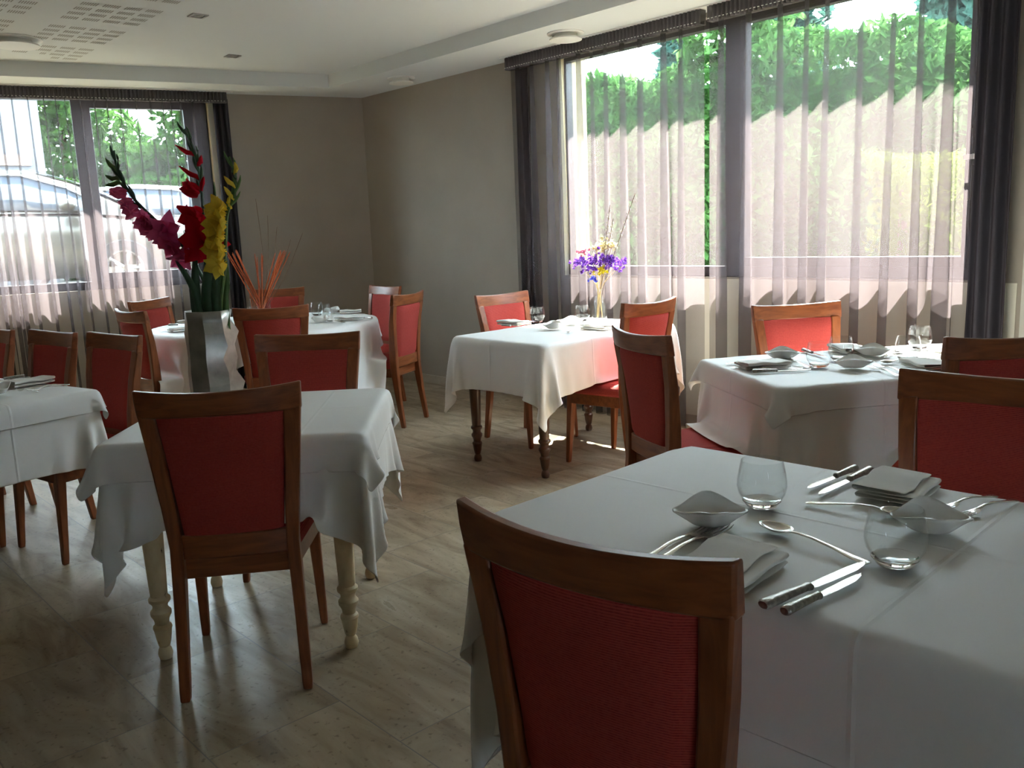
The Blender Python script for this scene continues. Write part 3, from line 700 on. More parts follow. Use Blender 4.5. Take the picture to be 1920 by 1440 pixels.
# left table
tl = np.array([0.83, -0.56]); nl = np.array([0.56, 0.83]); LC = np.array([-1.77, 3.68]) - tl * 0.80 - nl * 0.40
table('table at the left picture edge with three chairs behind', LC[0], LC[1], -34, 0.80, 0.40, ZT, M_TWOOD, 0.11, TB, 'pedestal')
cloth('long white cloth on the table cut by the left picture edge', 'tablecloth', 'tablecloth', LC[0], LC[1], -34, 0.80 + 0.27, 0.40 + 0.27, ('box', 0.80, 0.40), ZT + 0.002, colliders=near(LC[0], LC[1], 1.2), seed=8)
cloth('white overlay cloth on the table cut by the left picture edge', 'overlay_cloth', 'overlay cloth', LC[0], LC[1], -34, 0.812 + 0.08, 0.412 + 0.08, ('box', 0.81, 0.41), ZT + 0.0045, seed=9)
# round table
QX, QY, QR = -1.80, 6.40, 0.82
t = empty('round_table', 'round table in the back corner under a draped white cloth', 'table', (QX, QY, 0), 0, TB)
mb = MB(); mb.lathe([(0.3, ZT - .025), (QR - .04, ZT - .025), (QR - .03, ZT - .016), (QR - .045, ZT - .004), (0.3, ZT - .004)], 64); mb.build('table_top', M_TWOOD, t)
mb = MB(); mb.lathe([(.30, 0), (.31, .02), (.28, .04), (.08, .06), (.05, .12), (.05, .6), (.09, .70), (.12, ZT - .025)], 28); mb.build('pedestal', M_TWOOD, t)
cloth('white cloth draped in folds over the round table', 'tablecloth', 'tablecloth', QX, QY, 20, QR + 0.14, QR + 0.14, ('disc', QR + .004), ZT + 0.005, sp=0.03, colliders=near(QX, QY, 1.3), seed=10)

# ------------------------------------------------------------------ tableware
TZ = 0.7665
def spath(L, prof): return [(L * a, 0, z) for a, z in prof]
def make_fork(L=0.2):
    t = empty('fork', 'x', 'fork')
    mb = MB(); mb.tube(spath(L, [(0, .003), (.02, .0035), (.1, .0045), (.25, .008), (.4, .012), (.55, .012), (.66, .008)]), [(.0075, .0014), (.0105, .0018), (.0095, .0018), (.0055, .0018), (.004, .0019), (.0035, .0019), (.0045, .0018)], 10); mb.build('handle', M_SILVER, t)
    mb = MB(); mb.tube(spath(L, [(.65, .008), (.68, .006), (.73, .004), (.76, .0035)]), [(.0045, .0014), (.010, .0013), (.0125, .0012), (.0122, .0011)], 10)
    for k in range(4):
        y = (k - 1.5) * 0.0068; mb.tube([(L * .75, y, .0037), (L * .86, y, .003), (L * .95, y, .0048), (L, y * .95, .0085)], [(.0021, .0011), (.002, .0011), (.0016, .001), (.0006, .0006)], 6)
    mb.build('tines', M_SILVER, t); return proto(t)
def make_spoon(L=0.2):
    t = empty('spoon', 'x', 'spoon')
    mb = MB(); mb.tube(spath(L, [(0, .003), (.02, .0035), (.12, .0045), (.3, .009), (.5, .013), (.62, .0125), (.70, .010)]), [(.0075, .0014), (.010, .0018), (.009, .0018), (.005, .0018), (.0036, .002), (.0034, .002), (.004, .0018)], 10); mb.build('handle', M_SILVER, t)
    P = []
    for i in range(9):
        r = i / 8; P.append([(L * .845 + L * .155 * r * math.cos(a) * (1.0 if math.cos(a) > 0 else .98), .0205 * r * math.sin(a) * (1 - .14 * math.cos(a)), .0015 + .0095 * r ** 2.2) for a in [2 * math.pi * k / 24 for k in range(24)]])
    mb = MB(); mb.loft(P, cap=False); mb.build('bowl', M_SILVER, t, solid=0.0014, smooth=180); return proto(t)
def make_knife(L=0.24, hl=0.42):
    t = empty('knife', 'x', 'knife'); h = L * hl
    mb = MB(); mb.tube([(0, 0, .0085), (.004, 0, .0085), (h * .1, 0, .0085), (h * .5, 0, .0085), (h * .9, 0, .0075), (h * .97, 0, .0072), (h, 0, .007)], [(.008, .006), (.011, .008), (.0105, .008), (.0085, .007), (.0068, .006), (.0088, .0068), (.007, .005)], 12)
    mb.build('handle', M_SILVH, t)
    mb = MB(); P = []
    for a, w0, w1 in ((0, -.006, .006), (.06, -.008, .008), (.3, -.009, .009), (.7, -.0085, .0095), (.88, -.004, .0085), (.97, .002, .006), (1, .0045, .005)):
        x = h + (L - h) * a; P.append([(x, w0, .0058), (x, w0 * .5 + w1 * .5, .0068), (x, w1, .0058), (x, w0 * .5 + w1 * .5, .0048)])
    mb.loft(P); mb.build('blade', M_SILVER, t); return proto(t)
def make_bowl(S=0.060):
    m_ = MB(); n = 48; P = []
    for i in range(11):
        r = i / 10; row = []
        for k in range(n):
            a = 2 * math.pi * k / n; c4 = math.cos(2 * (a - R(45)))          # +1 at the four corners
            sq = 1 / max(abs(math.cos(a)), abs(math.sin(a))); sq = min(sq, 1.25)
            rad = S * (0.44 + 0.56 * r ** 0.8) if r > 0.2 else S * 0.44 * r / 0.2 * (0.97 if r < .2 else 1)
            k_ = max(0, (r - 0.2) / 0.8); shape = 1 + (sq - 1) * k_ * 0.95
            z = 0.004 + 0.033 * k_ ** 1.3 + 0.009 * c4 * k_ ** 2
            row.append((rad * shape * math.cos(a), rad * shape * math.sin(a), z if r > 0.1 else 0.004))
        P.append(row)
    m_.loft(P, cap=False); m_.f.append(tuple(range(n)))
    o = m_.build('bowl', M_PORC, None, solid=0.0032, smooth=180, soff=-1); tag(o, 'x', 'bowl'); return o
def make_glass():
    mb = MB(); mb.lathe([(.0395, .0155), (.048, .031), (.0515, .046), (.0508, .060), (.0475, .080), (.0428, .1012), (.0420, .1022), (.0412, .1012), (.0460, .080), (.0493, .060), (.0500, .046), (.0466, .032), (.0385, .0165)], 48, cap=False)
    o = mb.build('tumbler', M_GLASS, None, smooth=60); tag(o, 'x', 'glass')
    mb = MB(); mb.lathe([(.0005, .001), (.025, .001), (.031, .003), (.0395, .0140), (.0385, .0155), (.030, .0125), (.0005, .010)], 40); mb.build('base', M_THICK, o, smooth=60)
    return proto(o)
def make_napkin(seed=0, w=0.115, l=0.17):
    rnd = random.Random(seed); path = []
    def arc(cx_, cz_, r, a0, a1, n=6):
        return [(cx_ + r * math.cos(R(a0 + (a1 - a0) * k / n)), cz_ + r * math.sin(R(a0 + (a1 - a0) * k / n))) for k in range(n + 1)]
    path += [(w * 1.06, .0022)] + [(w * q, .0022) for q in (.8, .5, .2)] + arc(0.004, .0056, .0034, 270, 90) + [(w * q, .009) for q in (.3, .7, .95)]
    path += arc(w * 1.0, .0118, .0028, -90, 90) + [(w * q, .0146) for q in (.8, .4, .1)] + arc(-.002, .0190, .0044, 270, 90) + [(w * q, .0234 - .004 * q) for q in (.2, .5, .75, .86)]
    P = []
    for k in range(15):
        y = (k / 14 - .5) * l; ph = rnd.uniform(-.0006, .0006)
        P.append([(x - w / 2 + .0015 * math.sin(9 * y * 6 + i * .3) , y, z + max(0, (z - .003)) * (.10 * math.sin(y * 34 + seed) + .06 * math.sin(y * 71)) + ph) for i, (x, z) in enumerate(path)])
    mb = MB(); mb.grid(P); o = mb.build('napkin', M_NAP, None, solid=0.0022, sub=1, smooth=180); return tag(o, 'x', 'napkin')
FORK, SPOON, KNIFE, BOWL, GLS, NAP = make_fork(), make_spoon(), make_knife(), make_bowl(), make_glass(), make_napkin()
USED = {k: [] for k in 'fsnbgp'}
def put(src, key, label, a, b=None, rz=None, sc=1.0, z=TZ, grp=None, base=0.2):
    if b is not None:
        d = (b[0] - a[0], b[1] - a[1]); rz = math.atan2(d[1], d[0]); sc = math.hypot(*d) / base
    o = place(src, USED[key], label, (a[0], a[1], z), rz, grp); o.scale = (sc, min(sc, 1.15), 1.0) if b is not None else (sc, sc, sc); return o
def fork(lab, a, b, g_): put(FORK, 'f', lab, a, b, grp=g_, base=.2)
def spoon(lab, a, b, g_): put(SPOON, 's', lab, a, b, grp=g_, base=.2)
def knife(lab, a, b, g_): put(KNIFE, 'n', lab, a, b, grp=g_, base=.24)
def bowl(lab, a, rz, g_, sc=1.0): put(BOWL, 'b', lab, a, rz=R(rz), grp=g_, sc=sc)
def glass(lab, a, g_, sc=1.0): put(GLS, 'g', lab, a, rz=0.3, grp=g_, sc=sc)
def napkin(lab, a, rz, g_, sc=1.0):
    o = put(NAP, 'p', lab, a, rz=R(rz), grp=g_, sc=sc); o.scale = (sc, sc, sc * 1.15)
G1 = 'place setting in front of the nearest chair'
fork('silver fork in front of the nearest chair, its handle end farther left', (.206, 1.459), (.389, 1.648), G1)
fork('silver fork in front of the nearest chair, partly under the napkin side', (.226, 1.447), (.416, 1.638), G1)
napkin('folded white napkin beside the two knives in front of the nearest chair', (.368, 1.424), -42, G1, 1.05)
knife('larger silver knife right of the nearest napkin with its tip on the spoon', (.374, 1.262), (.604, 1.424), G1)
knife('smaller silver knife nearest the camera on the nearest table', (.399, 1.237), (.576, 1.373), G1)
spoon('silver spoon lying alone between the bowl and the nearest glass', (.603, 1.422), (.480, 1.640), G1)
bowl('white four-pointed bowl above the fork tines, left on the nearest table', (.385, 1.662), 38, G1, 1.0)
glass('empty stemless glass in front right of the nearest table', (.648, 1.42), G1, 1.0)
G2 = 'place setting at the far side of the nearest table'
glass('empty stemless glass at the far left of the nearest table', (.516, 1.758), G2, 1.0)
knife('silver knife farther from us in the pair left of the far napkin', (.808, 1.992), (.641, 1.855), G2)
knife('silver knife nearer to us in the pair left of the far napkin', (.837, 1.975), (.650, 1.810), G2)
napkin('folded white napkin in front of the dark chair across the nearest table', (.832, 1.822), -42, G2, 1.05)
spoon('silver spoon whose bowl shows through the nearest right glass', (.612, 1.764), (.790, 1.652), G2)
fork('silver fork behind the right bowl, the left of the far pair', (1.01, 1.757), (.850, 1.688), G2)
fork('silver fork behind the right bowl, the right of the far pair', (1.035, 1.725), (.868, 1.64), G2)
bowl('white four-pointed bowl behind the nearest right glass', (.785, 1.577), 30, G2, .98)
G3 = 'place settings on the table by the sheer curtain'
napkin('white napkin at the left end of the table by the sheer curtain', (1.03, 3.525), 100, G3, 1.1)
knife('silver knife beside the left-end napkin, the farther of the pair', (.945, 3.455), (1.172, 3.437), G3)
knife('silver knife nearest the front edge left of the glasses on the curtain side table', (.955, 3.395), (1.19, 3.398), G3)
fork('silver fork mostly behind the left-end napkin of the curtain side table', (.908, 3.632), (1.134, 3.70), G3)
spoon('silver spoon between the left-end napkin and the front left glass', (1.205, 3.455), (1.165, 3.68), G3)
bowl('white four-pointed bowl at the back left of the curtain side table', (1.175, 3.72), 30, G3)
glass('stemless glass farthest left on the curtain side table', (1.245, 3.47), G3)
glass('stemless glass behind the red chair setting, second from left', (1.385, 3.61), G3)
glass('stemless glass with a napkin showing through it on the sunlit half', (1.64, 3.55), G3)
glass('tall looking stemless glass standing farthest back at right on the sunlit table', (1.83, 3.85), G3)
bowl('white four-pointed bowl at the front middle of the curtain side table', (1.36, 3.415), 25, G3)
fork('silver fork right of the front middle bowl, tines toward the glasses, left one', (1.446, 3.20), (1.425, 3.412), G3)
fork('silver fork right of the front middle bowl, tines toward the glasses, right one', (1.493, 3.235), (1.465, 3.45), G3)
spoon('silver spoon right of the forks on the curtain side table', (1.70, 3.50), (1.505, 3.50), G3)
napkin('white napkin in front of the two dark chairs on the curtain side table', (1.63, 3.35), 5, G3, 1.1)
knife('silver knife lying behind the farthest left glass', (1.331, 3.92), (1.355, 3.70), G3)
napkin('sunlit white napkin in front of the bright red chair', (1.52, 3.84), 5, G3, 1.1)
bowl('sunlit white bowl right of the red chair napkin', (1.56, 3.71), 20, G3)
spoon('silver spoon in the sun near the middle of the curtain side table', (1.575, 3.64), (1.722, 3.80), G3)
napkin('sunlit white napkin at the right end of the curtain side table', (1.90, 3.60), 95, G3, 1.1)
G4 = 'place settings on the dried flower table'
napkin('sunlit white napkin left of the glass on the dried flower table', (.03, 5.56), 45, G4, 1.1)
knife('silver knife at the shaded left of the dried flower table', (-.05, 5.50), (.085, 5.36), G4)
glass('stemless glass at the left on the sunlit dried flower table', (.18, 5.62), G4)
bowl('white bowl at the shadow edge of the dried flower table', (.27, 5.20), 50, G4)
spoon('silver spoon behind the bowl on the dried flower table', (.254, 5.47), (.34, 5.64), G4)
bowl('white bowl in full sun behind the other on the dried flower table', (.39, 5.43), 40, G4)
glass('stemless glass in full sun left of the dried flower vase', (.47, 5.60), G4)
napkin('white napkin right of the bowls on the dried flower table', (.53, 5.13), 45, G4, 1.1)
fork('silver fork left of the right napkin on the dried flower table', (.335, 4.99), (.43, 5.16), G4)
G5 = 'place settings on the round table'
glass('stemless glass farther left of the right pair on the round table', (-1.50, 6.80), G5)
glass('stemless glass nearer of the right pair on the round table', (-1.40, 6.60), G5)
glass('stemless glass left of the stick vase on the round table', (-1.93, 6.62), G5)
bowl('white bowl in front of the glasses on the round table', (-1.36, 6.25), 20, G5)
spoon('silver spoon right of the bowl on the round table', (-1.16, 6.12), (-1.31, 6.25), G5)
napkin('flat white napkin in front right on the round table', (-1.17, 6.33), 60, G5, 1.0)
napkin('rolled white napkin at the back right of the round table', (-1.26, 6.92), 100, G5, 1.0)
bowl('white bowl beside the back napkin of the round table', (-1.42, 6.98), 20, G5)
knife('silver knife at the right edge of the round table', (-1.00, 6.33), (-1.16, 6.46), G5)
napkin('white napkin at the far left of the round table', (-2.40, 6.58), 80, G5, 1.0)
knife('silver knife in front of the far left napkin of the round table', (-2.52, 6.42), (-2.35, 6.42), G5)
napkin('white napkin at the near left of the round table', (-2.27, 6.02), 130, G5, 1.0)
fork('silver fork left of the near left napkin of the round table', (-2.43, 6.04), (-2.27, 6.20), G5)
knife('silver knife beside the gladiolus vase outline on the round table', (-2.16, 5.87), (-2.02, 6.02), G5)
G6 = 'place settings on the left table'
napkin('rolled white napkin on the table at the left edge', (-2.17, 3.86), 145, G6, 1.05)
bowl('white bowl cut by the left edge on the left table', (-2.17, 3.60), 20, G6)
fork('silver fork right of the rolled napkin, the farther of the pair', (-1.95, 3.79), (-2.08, 3.70), G6)
fork('silver fork right of the rolled napkin, the nearer of the pair', (-1.94, 3.75), (-2.06, 3.65), G6)
spoon('silver spoon in front of the rolled napkin on the left table', (-2.00, 3.62), (-2.12, 3.68), G6)
knife('silver knife behind the rolled napkin on the left table', (-2.23, 3.99), (-2.40, 3.86), G6)
knife('silver knife farthest back on the left table', (-2.30, 4.07), (-2.47, 3.95), G6)

# ------------------------------------------------------------------ gladiolus vase
VX, VY = -1.165, 3.37
def vase_mesh():
    rnd = random.Random(4); rings = []; n = 8
    hs = [0, .05, .10, .155, .20, .25, .295, .337]
    for i, z in enumerate(hs):
        ring = []
        for k in range(n):
            a = R(45 * k + 22 + (8 if k in (0, 7) else 1.5) * math.sin(i * 1.7)); r = 0.093 - 0.006 * z / .34
            zig = (0.009 if (i + k) % 2 else -0.008) if 0 < i < 7 and k in (0, 7) else 0.0025 * math.sin(i * 2 + k)
            r += zig; sq = min(1.16, 1 / max(abs(math.cos(a)), abs(math.sin(a)))); ring.append((r * sq * math.cos(a), r * sq * .92 * math.sin(a), z))
        rings.append(ring)
    mb = MB(); mb.loft(rings, cap=False); mb.f.append(tuple(range(n - 1, -1, -1))); return mb
v = vase_mesh().build('metal_vase', M_ALU, None, (VX, VY, TZ), solid=0.004, smooth=20, rz=R(-18), soff=-1)
tag(v, 'crumpled silver metal vase holding the gladioli', 'vase')
def petals(mb, c, d, size, rnd, n=6, open_=0.8):
    d = Vector(d).normalized(); a = d.orthogonal().normalized(); b = d.cross(a); c = Vector(c); ph = rnd.uniform(0, 6)
    for k in range(n):
        an = ph + 2 * math.pi * k / n; rd = a * math.cos(an) + b * math.sin(an); tg = d.cross(rd); op = open_ * (1 if k % 2 else .8) * rnd.uniform(.85, 1.15)
        P = []
        for i in range(6):
            s = i / 5; w_ = size * .36 * math.sin(math.pi * min(1, .16 + .84 * s) ** .9) ** .8 * (1 if s < 1 else .35)
            ax = c + d * size * (s * (1.0 - .45 * op * s)) + rd * size * op * (.12 + .75 * s * s)
            row = []
            for j in range(5):
                q = j / 2 - 1; row.append(ax + tg * w_ * q + rd * (-.10 * size * (1 - q * q)) + d * size * .06 * math.sin(q * 7 + k + s * 4) * s)
            P.append(row)
        mb.grid(P)
def spline(pts, n=6): return [Vector(p) for p in catmull([tuple(p) for p in pts], n)]
def gladiolus(label, path, florets, buds, mat, budmat, yb, smat, seed):
    rnd = random.Random(seed); base = Vector((VX + path[0][2], yb, TZ + .02)); o = empty('gladiolus', label, 'flower', base, 0, 'gladioli in the metal vase')
    pts = [(VX + path[0][2], yb, TZ + .02)] + [(p[0], yb + p[3] if len(p) > 3 else yb, p[1]) for p in path[1:]]
    pts = [Vector(p) - base for p in pts]; S = spline(pts)
    mb = MB(); mb.tube(S, [.0085 - .0045 * k / len(S) for k in range(len(S))], 8)
    mb.build('stem', smat, o)
    for (x, z, sz, dx, dz, op) in florets:
        c = Vector((x, yb, z)) - base; near_ = min(S, key=lambda q: (q - c).length)
        mb = MB(); cc = near_.lerp(c, .25); d = Vector((dx, -.75 + rnd.uniform(-.2, .3), dz)); petals(mb, cc, d, sz, rnd, 6, op)
        mb.build('floret', mat, o, smooth=180)
    for (x, z, sz, dx, dz) in buds:
        c = Vector((x, yb, z)) - base; d = Vector((dx, -.2, dz)).normalized(); near_ = min(S, key=lambda q: (q - c).length)
        mb = MB(); mb.tube([near_ - Vector((0, 0, .015)), near_.lerp(c, .45), near_.lerp(c, .8) + d * sz * .2, near_.lerp(c, .8) + d * sz * .7, near_.lerp(c, .8) + d * sz * 1.1], [.005, .008, .009, .0065, .001], 8); mb.build('bud', budmat, o)
    mb = MB()
    for k in range(2, 9):                                            # green sheaths hugging the spike
        q = S[int(len(S) * (.45 + .06 * k))]; t_ = (S[min(len(S) - 1, int(len(S) * (.45 + .06 * k)) + 2)] - q).normalized(); sd = t_.cross(Vector((0, -1, 0))) * (1 if k % 2 else -1)
        mb.tube([q, q + t_ * .02 + sd * .008, q + t_ * .045 + sd * .012, q + t_ * .062 + sd * .011], [.006, .0062, .0045, .001], 7)
    mb.build('sheaths', smat, o)
    return o
gladiolus('magenta gladiolus leaning left out of the metal vase', [(0, 0, -.02), (-1.150, 1.105), (-1.182, 1.255), (-1.252, 1.375), (-1.335, 1.459), (-1.398, 1.531), (-1.431, 1.591), (-1.452, 1.64), (-1.455, 1.715)],
    [(-1.462, 1.538, .065, -1, .15, .3), (-1.430, 1.500, .06, -.9, -.3, .5), (-1.420, 1.468, .07, -.8, -.4, .6), (-1.395, 1.430, .07, -.5, -.8, .6), (-1.375, 1.455, .06, -.2, -.2, .9), (-1.360, 1.392, .075, -.4, -.8, .7), (-1.335, 1.355, .065, -.4, -.9, .6), (-1.335, 1.415, .065, -.2, -.1, .9), (-1.300, 1.395, .09, .1, .1, 1.0), (-1.315, 1.335, .065, -.5, -.8, .8), (-1.265, 1.312, .085, -.1, -.9, .7), (-1.235, 1.345, .07, .8, -.5, .6), (-1.280, 1.360, .075, -.2, -.4, .9)],
    [(-1.475, 1.605, .03, -.8, .5), (-1.475, 1.585, .03, -1, 0), (-1.476, 1.655, .035, -.5, 1)], M_MAG, M_STEM, 3.37, M_DKSTEM, 1)
gladiolus('crimson gladiolus standing upright in the metal vase', [(0, 0, -.01), (-1.172, 1.105), (-1.164, 1.31), (-1.155, 1.472), (-1.155, 1.612), (-1.166, 1.702), (-1.196, 1.785)],
    [(-1.197, 1.54, .08, -.9, .6, .45), (-1.183, 1.463, .105, -.4, -.2, .8), (-1.182, 1.362, .135, .1, 0, 1.0), (-1.20, 1.40, .08, -.7, -.5, .6), (-1.16, 1.315, .06, -.9, -.2, .5)],
    [(-1.188, 1.69, .055, -.8, .6), (-1.187, 1.612, .055, -.7, .6), (-1.145, 1.655, .03, .3, 1), (-1.148, 1.58, .03, .4, 1)], M_CRIM, M_CRIM, 3.40, M_DKSTEM, 2)
gladiolus('yellow gladiolus at the right in the metal vase', [(0, 0, .03), (-1.105, 1.106), (-1.073, 1.267), (-1.058, 1.387), (-1.043, 1.467), (-1.014, 1.525), (-1.000, 1.593), (-1.018, 1.672)],
    [(-1.092, 1.485, .085, -.5, .4, .75), (-1.095, 1.435, .088, -.4, 0, .85), (-1.103, 1.385, .085, -.5, 0, .8), (-1.103, 1.335, .085, -.4, -.1, .8), (-1.108, 1.285, .085, -.3, -.3, .8)],
    [(-1.028, 1.575, .032, -.6, .9), (-1.031, 1.535, .034, -.5, .9), (-.992, 1.62, .03, -.1, 1), (-1.04, 1.50, .03, .3, 1)], M_YEL, M_YEL, 3.34, M_STEM, 3)
def blade_leaf(label, pts, w_, mat, cnt=None):
    base = Vector(pts[0]); S = spline([Vector(p) - base for p in pts]); P = []
    for i, p in enumerate(S):
        s = i / (len(S) - 1); t_ = (S[min(i + 1, len(S) - 1)] - S[max(i - 1, 0)]).normalized(); a = t_.cross(Vector((0, -1, .2))).normalized(); h = w_ * (1 - s ** 3) ** .7 * min(1, .5 + s * 2)
        P.append([p - a * h, p + Vector((0, -.004, 0)), p + a * h])
    mb = MB(); mb.grid(P); o = mb.build('gladiolus_leaf', mat, None, base, solid=0.0015, smooth=180)
    return tag(o, label, 'leaf', 'sword leaves in the metal vase')
z0 = TZ + .03
blade_leaf('small green sword leaf tip standing left of the yellow flower top', [(-1.12, 3.36, z0), (-1.105, 3.36, 1.2), (-1.095, 3.35, 1.4), (-1.086, 3.35, 1.585)], .013, M_STEM)
blade_leaf('dark green sword leaf bending left below the magenta flower', [(-1.17, 3.34, z0), (-1.185, 3.33, 1.12), (-1.205, 3.33, 1.21), (-1.25, 3.32, 1.30)], .016, M_DKSTEM)
blade_leaf('dark green sword leaf at the left rim of the metal vase', [(-1.19, 3.35, z0), (-1.195, 3.34, 1.12), (-1.192, 3.34, 1.2), (-1.18, 3.34, 1.33)], .022, M_DKSTEM)
blade_leaf('broad dark green sword leaf in the middle of the metal vase', [(-1.15, 3.36, z0), (-1.15, 3.33, 1.12), (-1.142, 3.33, 1.22), (-1.13, 3.33, 1.30)], .022, M_DKSTEM)
blade_leaf('dark green sword leaf right of the middle in the metal vase', [(-1.12, 3.36, z0), (-1.118, 3.33, 1.12), (-1.112, 3.33, 1.2), (-1.095, 3.33, 1.28)], .022, M_DKSTEM)
blade_leaf('slim pale green leaf at the right rim of the metal vase', [(-1.10, 3.37, z0), (-1.088, 3.35, 1.12), (-1.075, 3.35, 1.2), (-1.066, 3.35, 1.30)], .014, M_STEM)

# ------------------------------------------------------------------ dried flowers in the glass carafe
DX, DY = 0.583, 5.60
mb = MB(); mb.lathe([(.001, .002), (.046, .002), (.050, .01), (.049, .06), (.040, .11), (.027, .155), (.024, .185), (.031, .205), (.029, .205), (.0225, .185), (.0255, .155), (.038, .11), (.047, .06), (.047, .014), (.001, .012)], 32)
tag(mb.build('glass_carafe', M_GLASS, None, (DX, DY, TZ)), 'clear glass carafe holding dried flowers', 'vase')
def dried(name, label, cat, tip, mat, cluster, seed, smat=M_STRAW, grp=None, rad=.0016):
    rnd = random.Random(seed); an = rnd.uniform(0, 6.28); b = Vector((DX + .02 * math.cos(an), DY + .02 * math.sin(an), TZ + .02)); tipv = Vector(tip)
    neck = Vector((DX + (tip[0] - DX) * .10 + rnd.uniform(-.008, .008), DY + rnd.uniform(-.012, .012), TZ + .195))
    o = empty(name, label, cat, b, 0, grp); S = spline([Vector((0, 0, 0)), neck - b, (neck - b).lerp(tipv - b, .5) + Vector((0, 0, .01)), tipv - b])
    mb = MB(); mb.tube(S, rad, 5); mb.build('stem', smat, o)
    if cluster:
        n, sp, sz = cluster; mb = MB()
        for k in range(n):
            c = tipv - b + Vector((rnd.gauss(0, sp), rnd.gauss(0, sp), rnd.gauss(0, sp * .8))); petals(mb, c, (rnd.uniform(-1, 1), rnd.uniform(-1, .4), rnd.uniform(-.2, 1)), sz * rnd.uniform(.7, 1.2), rnd, 4, .8)
        mb.build('flower_head', mat, o, smooth=180)
    return o
GS = 'dried purple statice'
for k, (x, z) in enumerate([(.455, 1.140), (.505, 1.135), (.555, 1.160), (.605, 1.150), (.660, 1.150), (.690, 1.120), (.735, 1.125), (.53, 1.10), (.64, 1.115)]):
    dried('dried_statice', 'dried purple statice stem in the glass carafe', 'dried flower', (x, DY + .05 * math.sin(k * 2.4), z), M_PURP, (24, .022, .021), 40 + k, grp=GS)
dried('dried_statice', 'dried rose pink statice at the upper left of the carafe bunch', 'dried flower', (.490, DY, 1.205), M_PINK, (16, .018, .018), 60)
dried('dried_statice', 'dried blue statice low at the left of the carafe bunch', 'dried flower', (.545, DY - .04, 1.04), M_BLUE, (12, .014, .018), 61)
dried('dried_yarrow', 'yellow dried flower in the middle of the carafe bunch', 'dried flower', (.592, DY - .05, 1.085), M_YDRY, (18, .017, .020), 62)
for k, (x, z, lab) in enumerate([(.575, 1.225, 'cream dried flower at the top left of the carafe bunch'), (.625, 1.245, 'cream dried flower at the top middle of the carafe bunch'), (.675, 1.245, 'cream dried flower at the top right of the carafe bunch')]):
    dried('dried_strawflower', lab, 'dried flower', (x, DY + .02, z), M_CRM, (24, .021, .022), 70 + k)
for k, (x, z, lab) in enumerate([(.665, 1.495, 'willow catkin twig standing tall left of the others in the carafe'), (.685, 1.41, 'shorter willow catkin twig in the middle of the carafe bunch'), (.826, 1.56, 'willow catkin twig leaning far right in the carafe')]):
    o = dried('catkin_twig', lab, 'twig', (x, DY + .01, z), None, None, 80 + k, M_TWIG, rad=.0022)
    S0 = Vector((DX + (x - DX) * .1, DY, TZ + .195)); E0 = Vector((x, DY + .01, z)); mb = MB(); b = Vector(o.location)
    for q in range(9):
        f_ = .55 + q * .045; c = S0.lerp(E0, f_) - b + Vector(((-1) ** q * .006, 0, .012)); mb.sphere(c, .0045, 6, 5, (1, 1, 1.9))
    mb.build('catkins', M_CATK, o, smooth=180)

# ------------------------------------------------------------------ orange sticks on the round table
SX, SY = -1.80, 6.35
mb = MB(); mb.lathe([(.001, .002), (.058, .002), (.062, .008), (.064, .195), (.0615, .195), (.059, .014), (.001, .012)], 32)
tag(mb.build('glass_cylinder_vase', M_GLASS, None, (SX, SY, TZ)), 'clear cylindrical glass vase holding orange sticks', 'vase')
def stick(name, label, top, rad, mat, grp, seed, bend=.0):
    rnd = random.Random(seed); a = rnd.uniform(0, 6.28); r = .045 * math.sqrt(rnd.random())
    dx = (top[0] - SX); b = Vector((SX - .25 * max(-.16, min(.16, dx)) + r * .3 * math.cos(a), SY + r * math.sin(a), TZ + .015)); tp = Vector(top) - b
    mid = tp * .5 + Vector((bend, 0, 0)); mb = MB(); mb.tube(spline([(0, 0, 0), mid, tp], 5), [rad] * 10 + [rad * .6], 6); o = mb.build(name, mat, None, b); tag(o, label, 'stick', grp)
rnd = random.Random(9); kf = 1.038
def kz(z): return 1.36 + (z - 1.36) * kf
for k in range(9): stick('orange_stick', 'orange wooden stick leaning left out of the cylinder vase', (SX - .215 + rnd.uniform(0, .10), SY + rnd.uniform(-.08, .05), kz(1.29) + rnd.uniform(-.02, .03)), .0042, M_ORG, 'orange sticks leaning left', k)
for k in range(7): stick('orange_stick', 'upright orange wooden stick in the middle of the cylinder vase', (SX - .03 + rnd.uniform(0, .09), SY + rnd.uniform(-.06, .06), kz(1.26) + rnd.uniform(-.03, .02)), .0042, M_ORG, 'upright orange sticks', 20 + k)
for k in range(10): stick('orange_stick', 'orange wooden stick leaning right out of the cylinder vase', (SX + .13 + rnd.uniform(0, .09), SY + rnd.uniform(-.06, .08), kz(1.285) + rnd.uniform(-.015, .02)), .0042, M_ORG, 'orange sticks leaning right', 40 + k)
for k, (x, z, lab) in enumerate([(-1.775, 1.645, 'thin brown twig reaching highest above the orange sticks'), (-1.70, 1.53, 'thin brown twig second highest above the orange sticks'), (-1.64, 1.45, 'thin brown twig just above the right orange sticks'), (-1.46, 1.40, 'thin brown twig bending far right of the orange sticks'), (-1.55, 1.36, 'short thin brown twig right beside the orange sticks')]):
    stick('thin_twig', lab, (x, SY, kz(z)), .0016, M_TWIG, 'thin twigs among the orange sticks', 70 + k, .03)

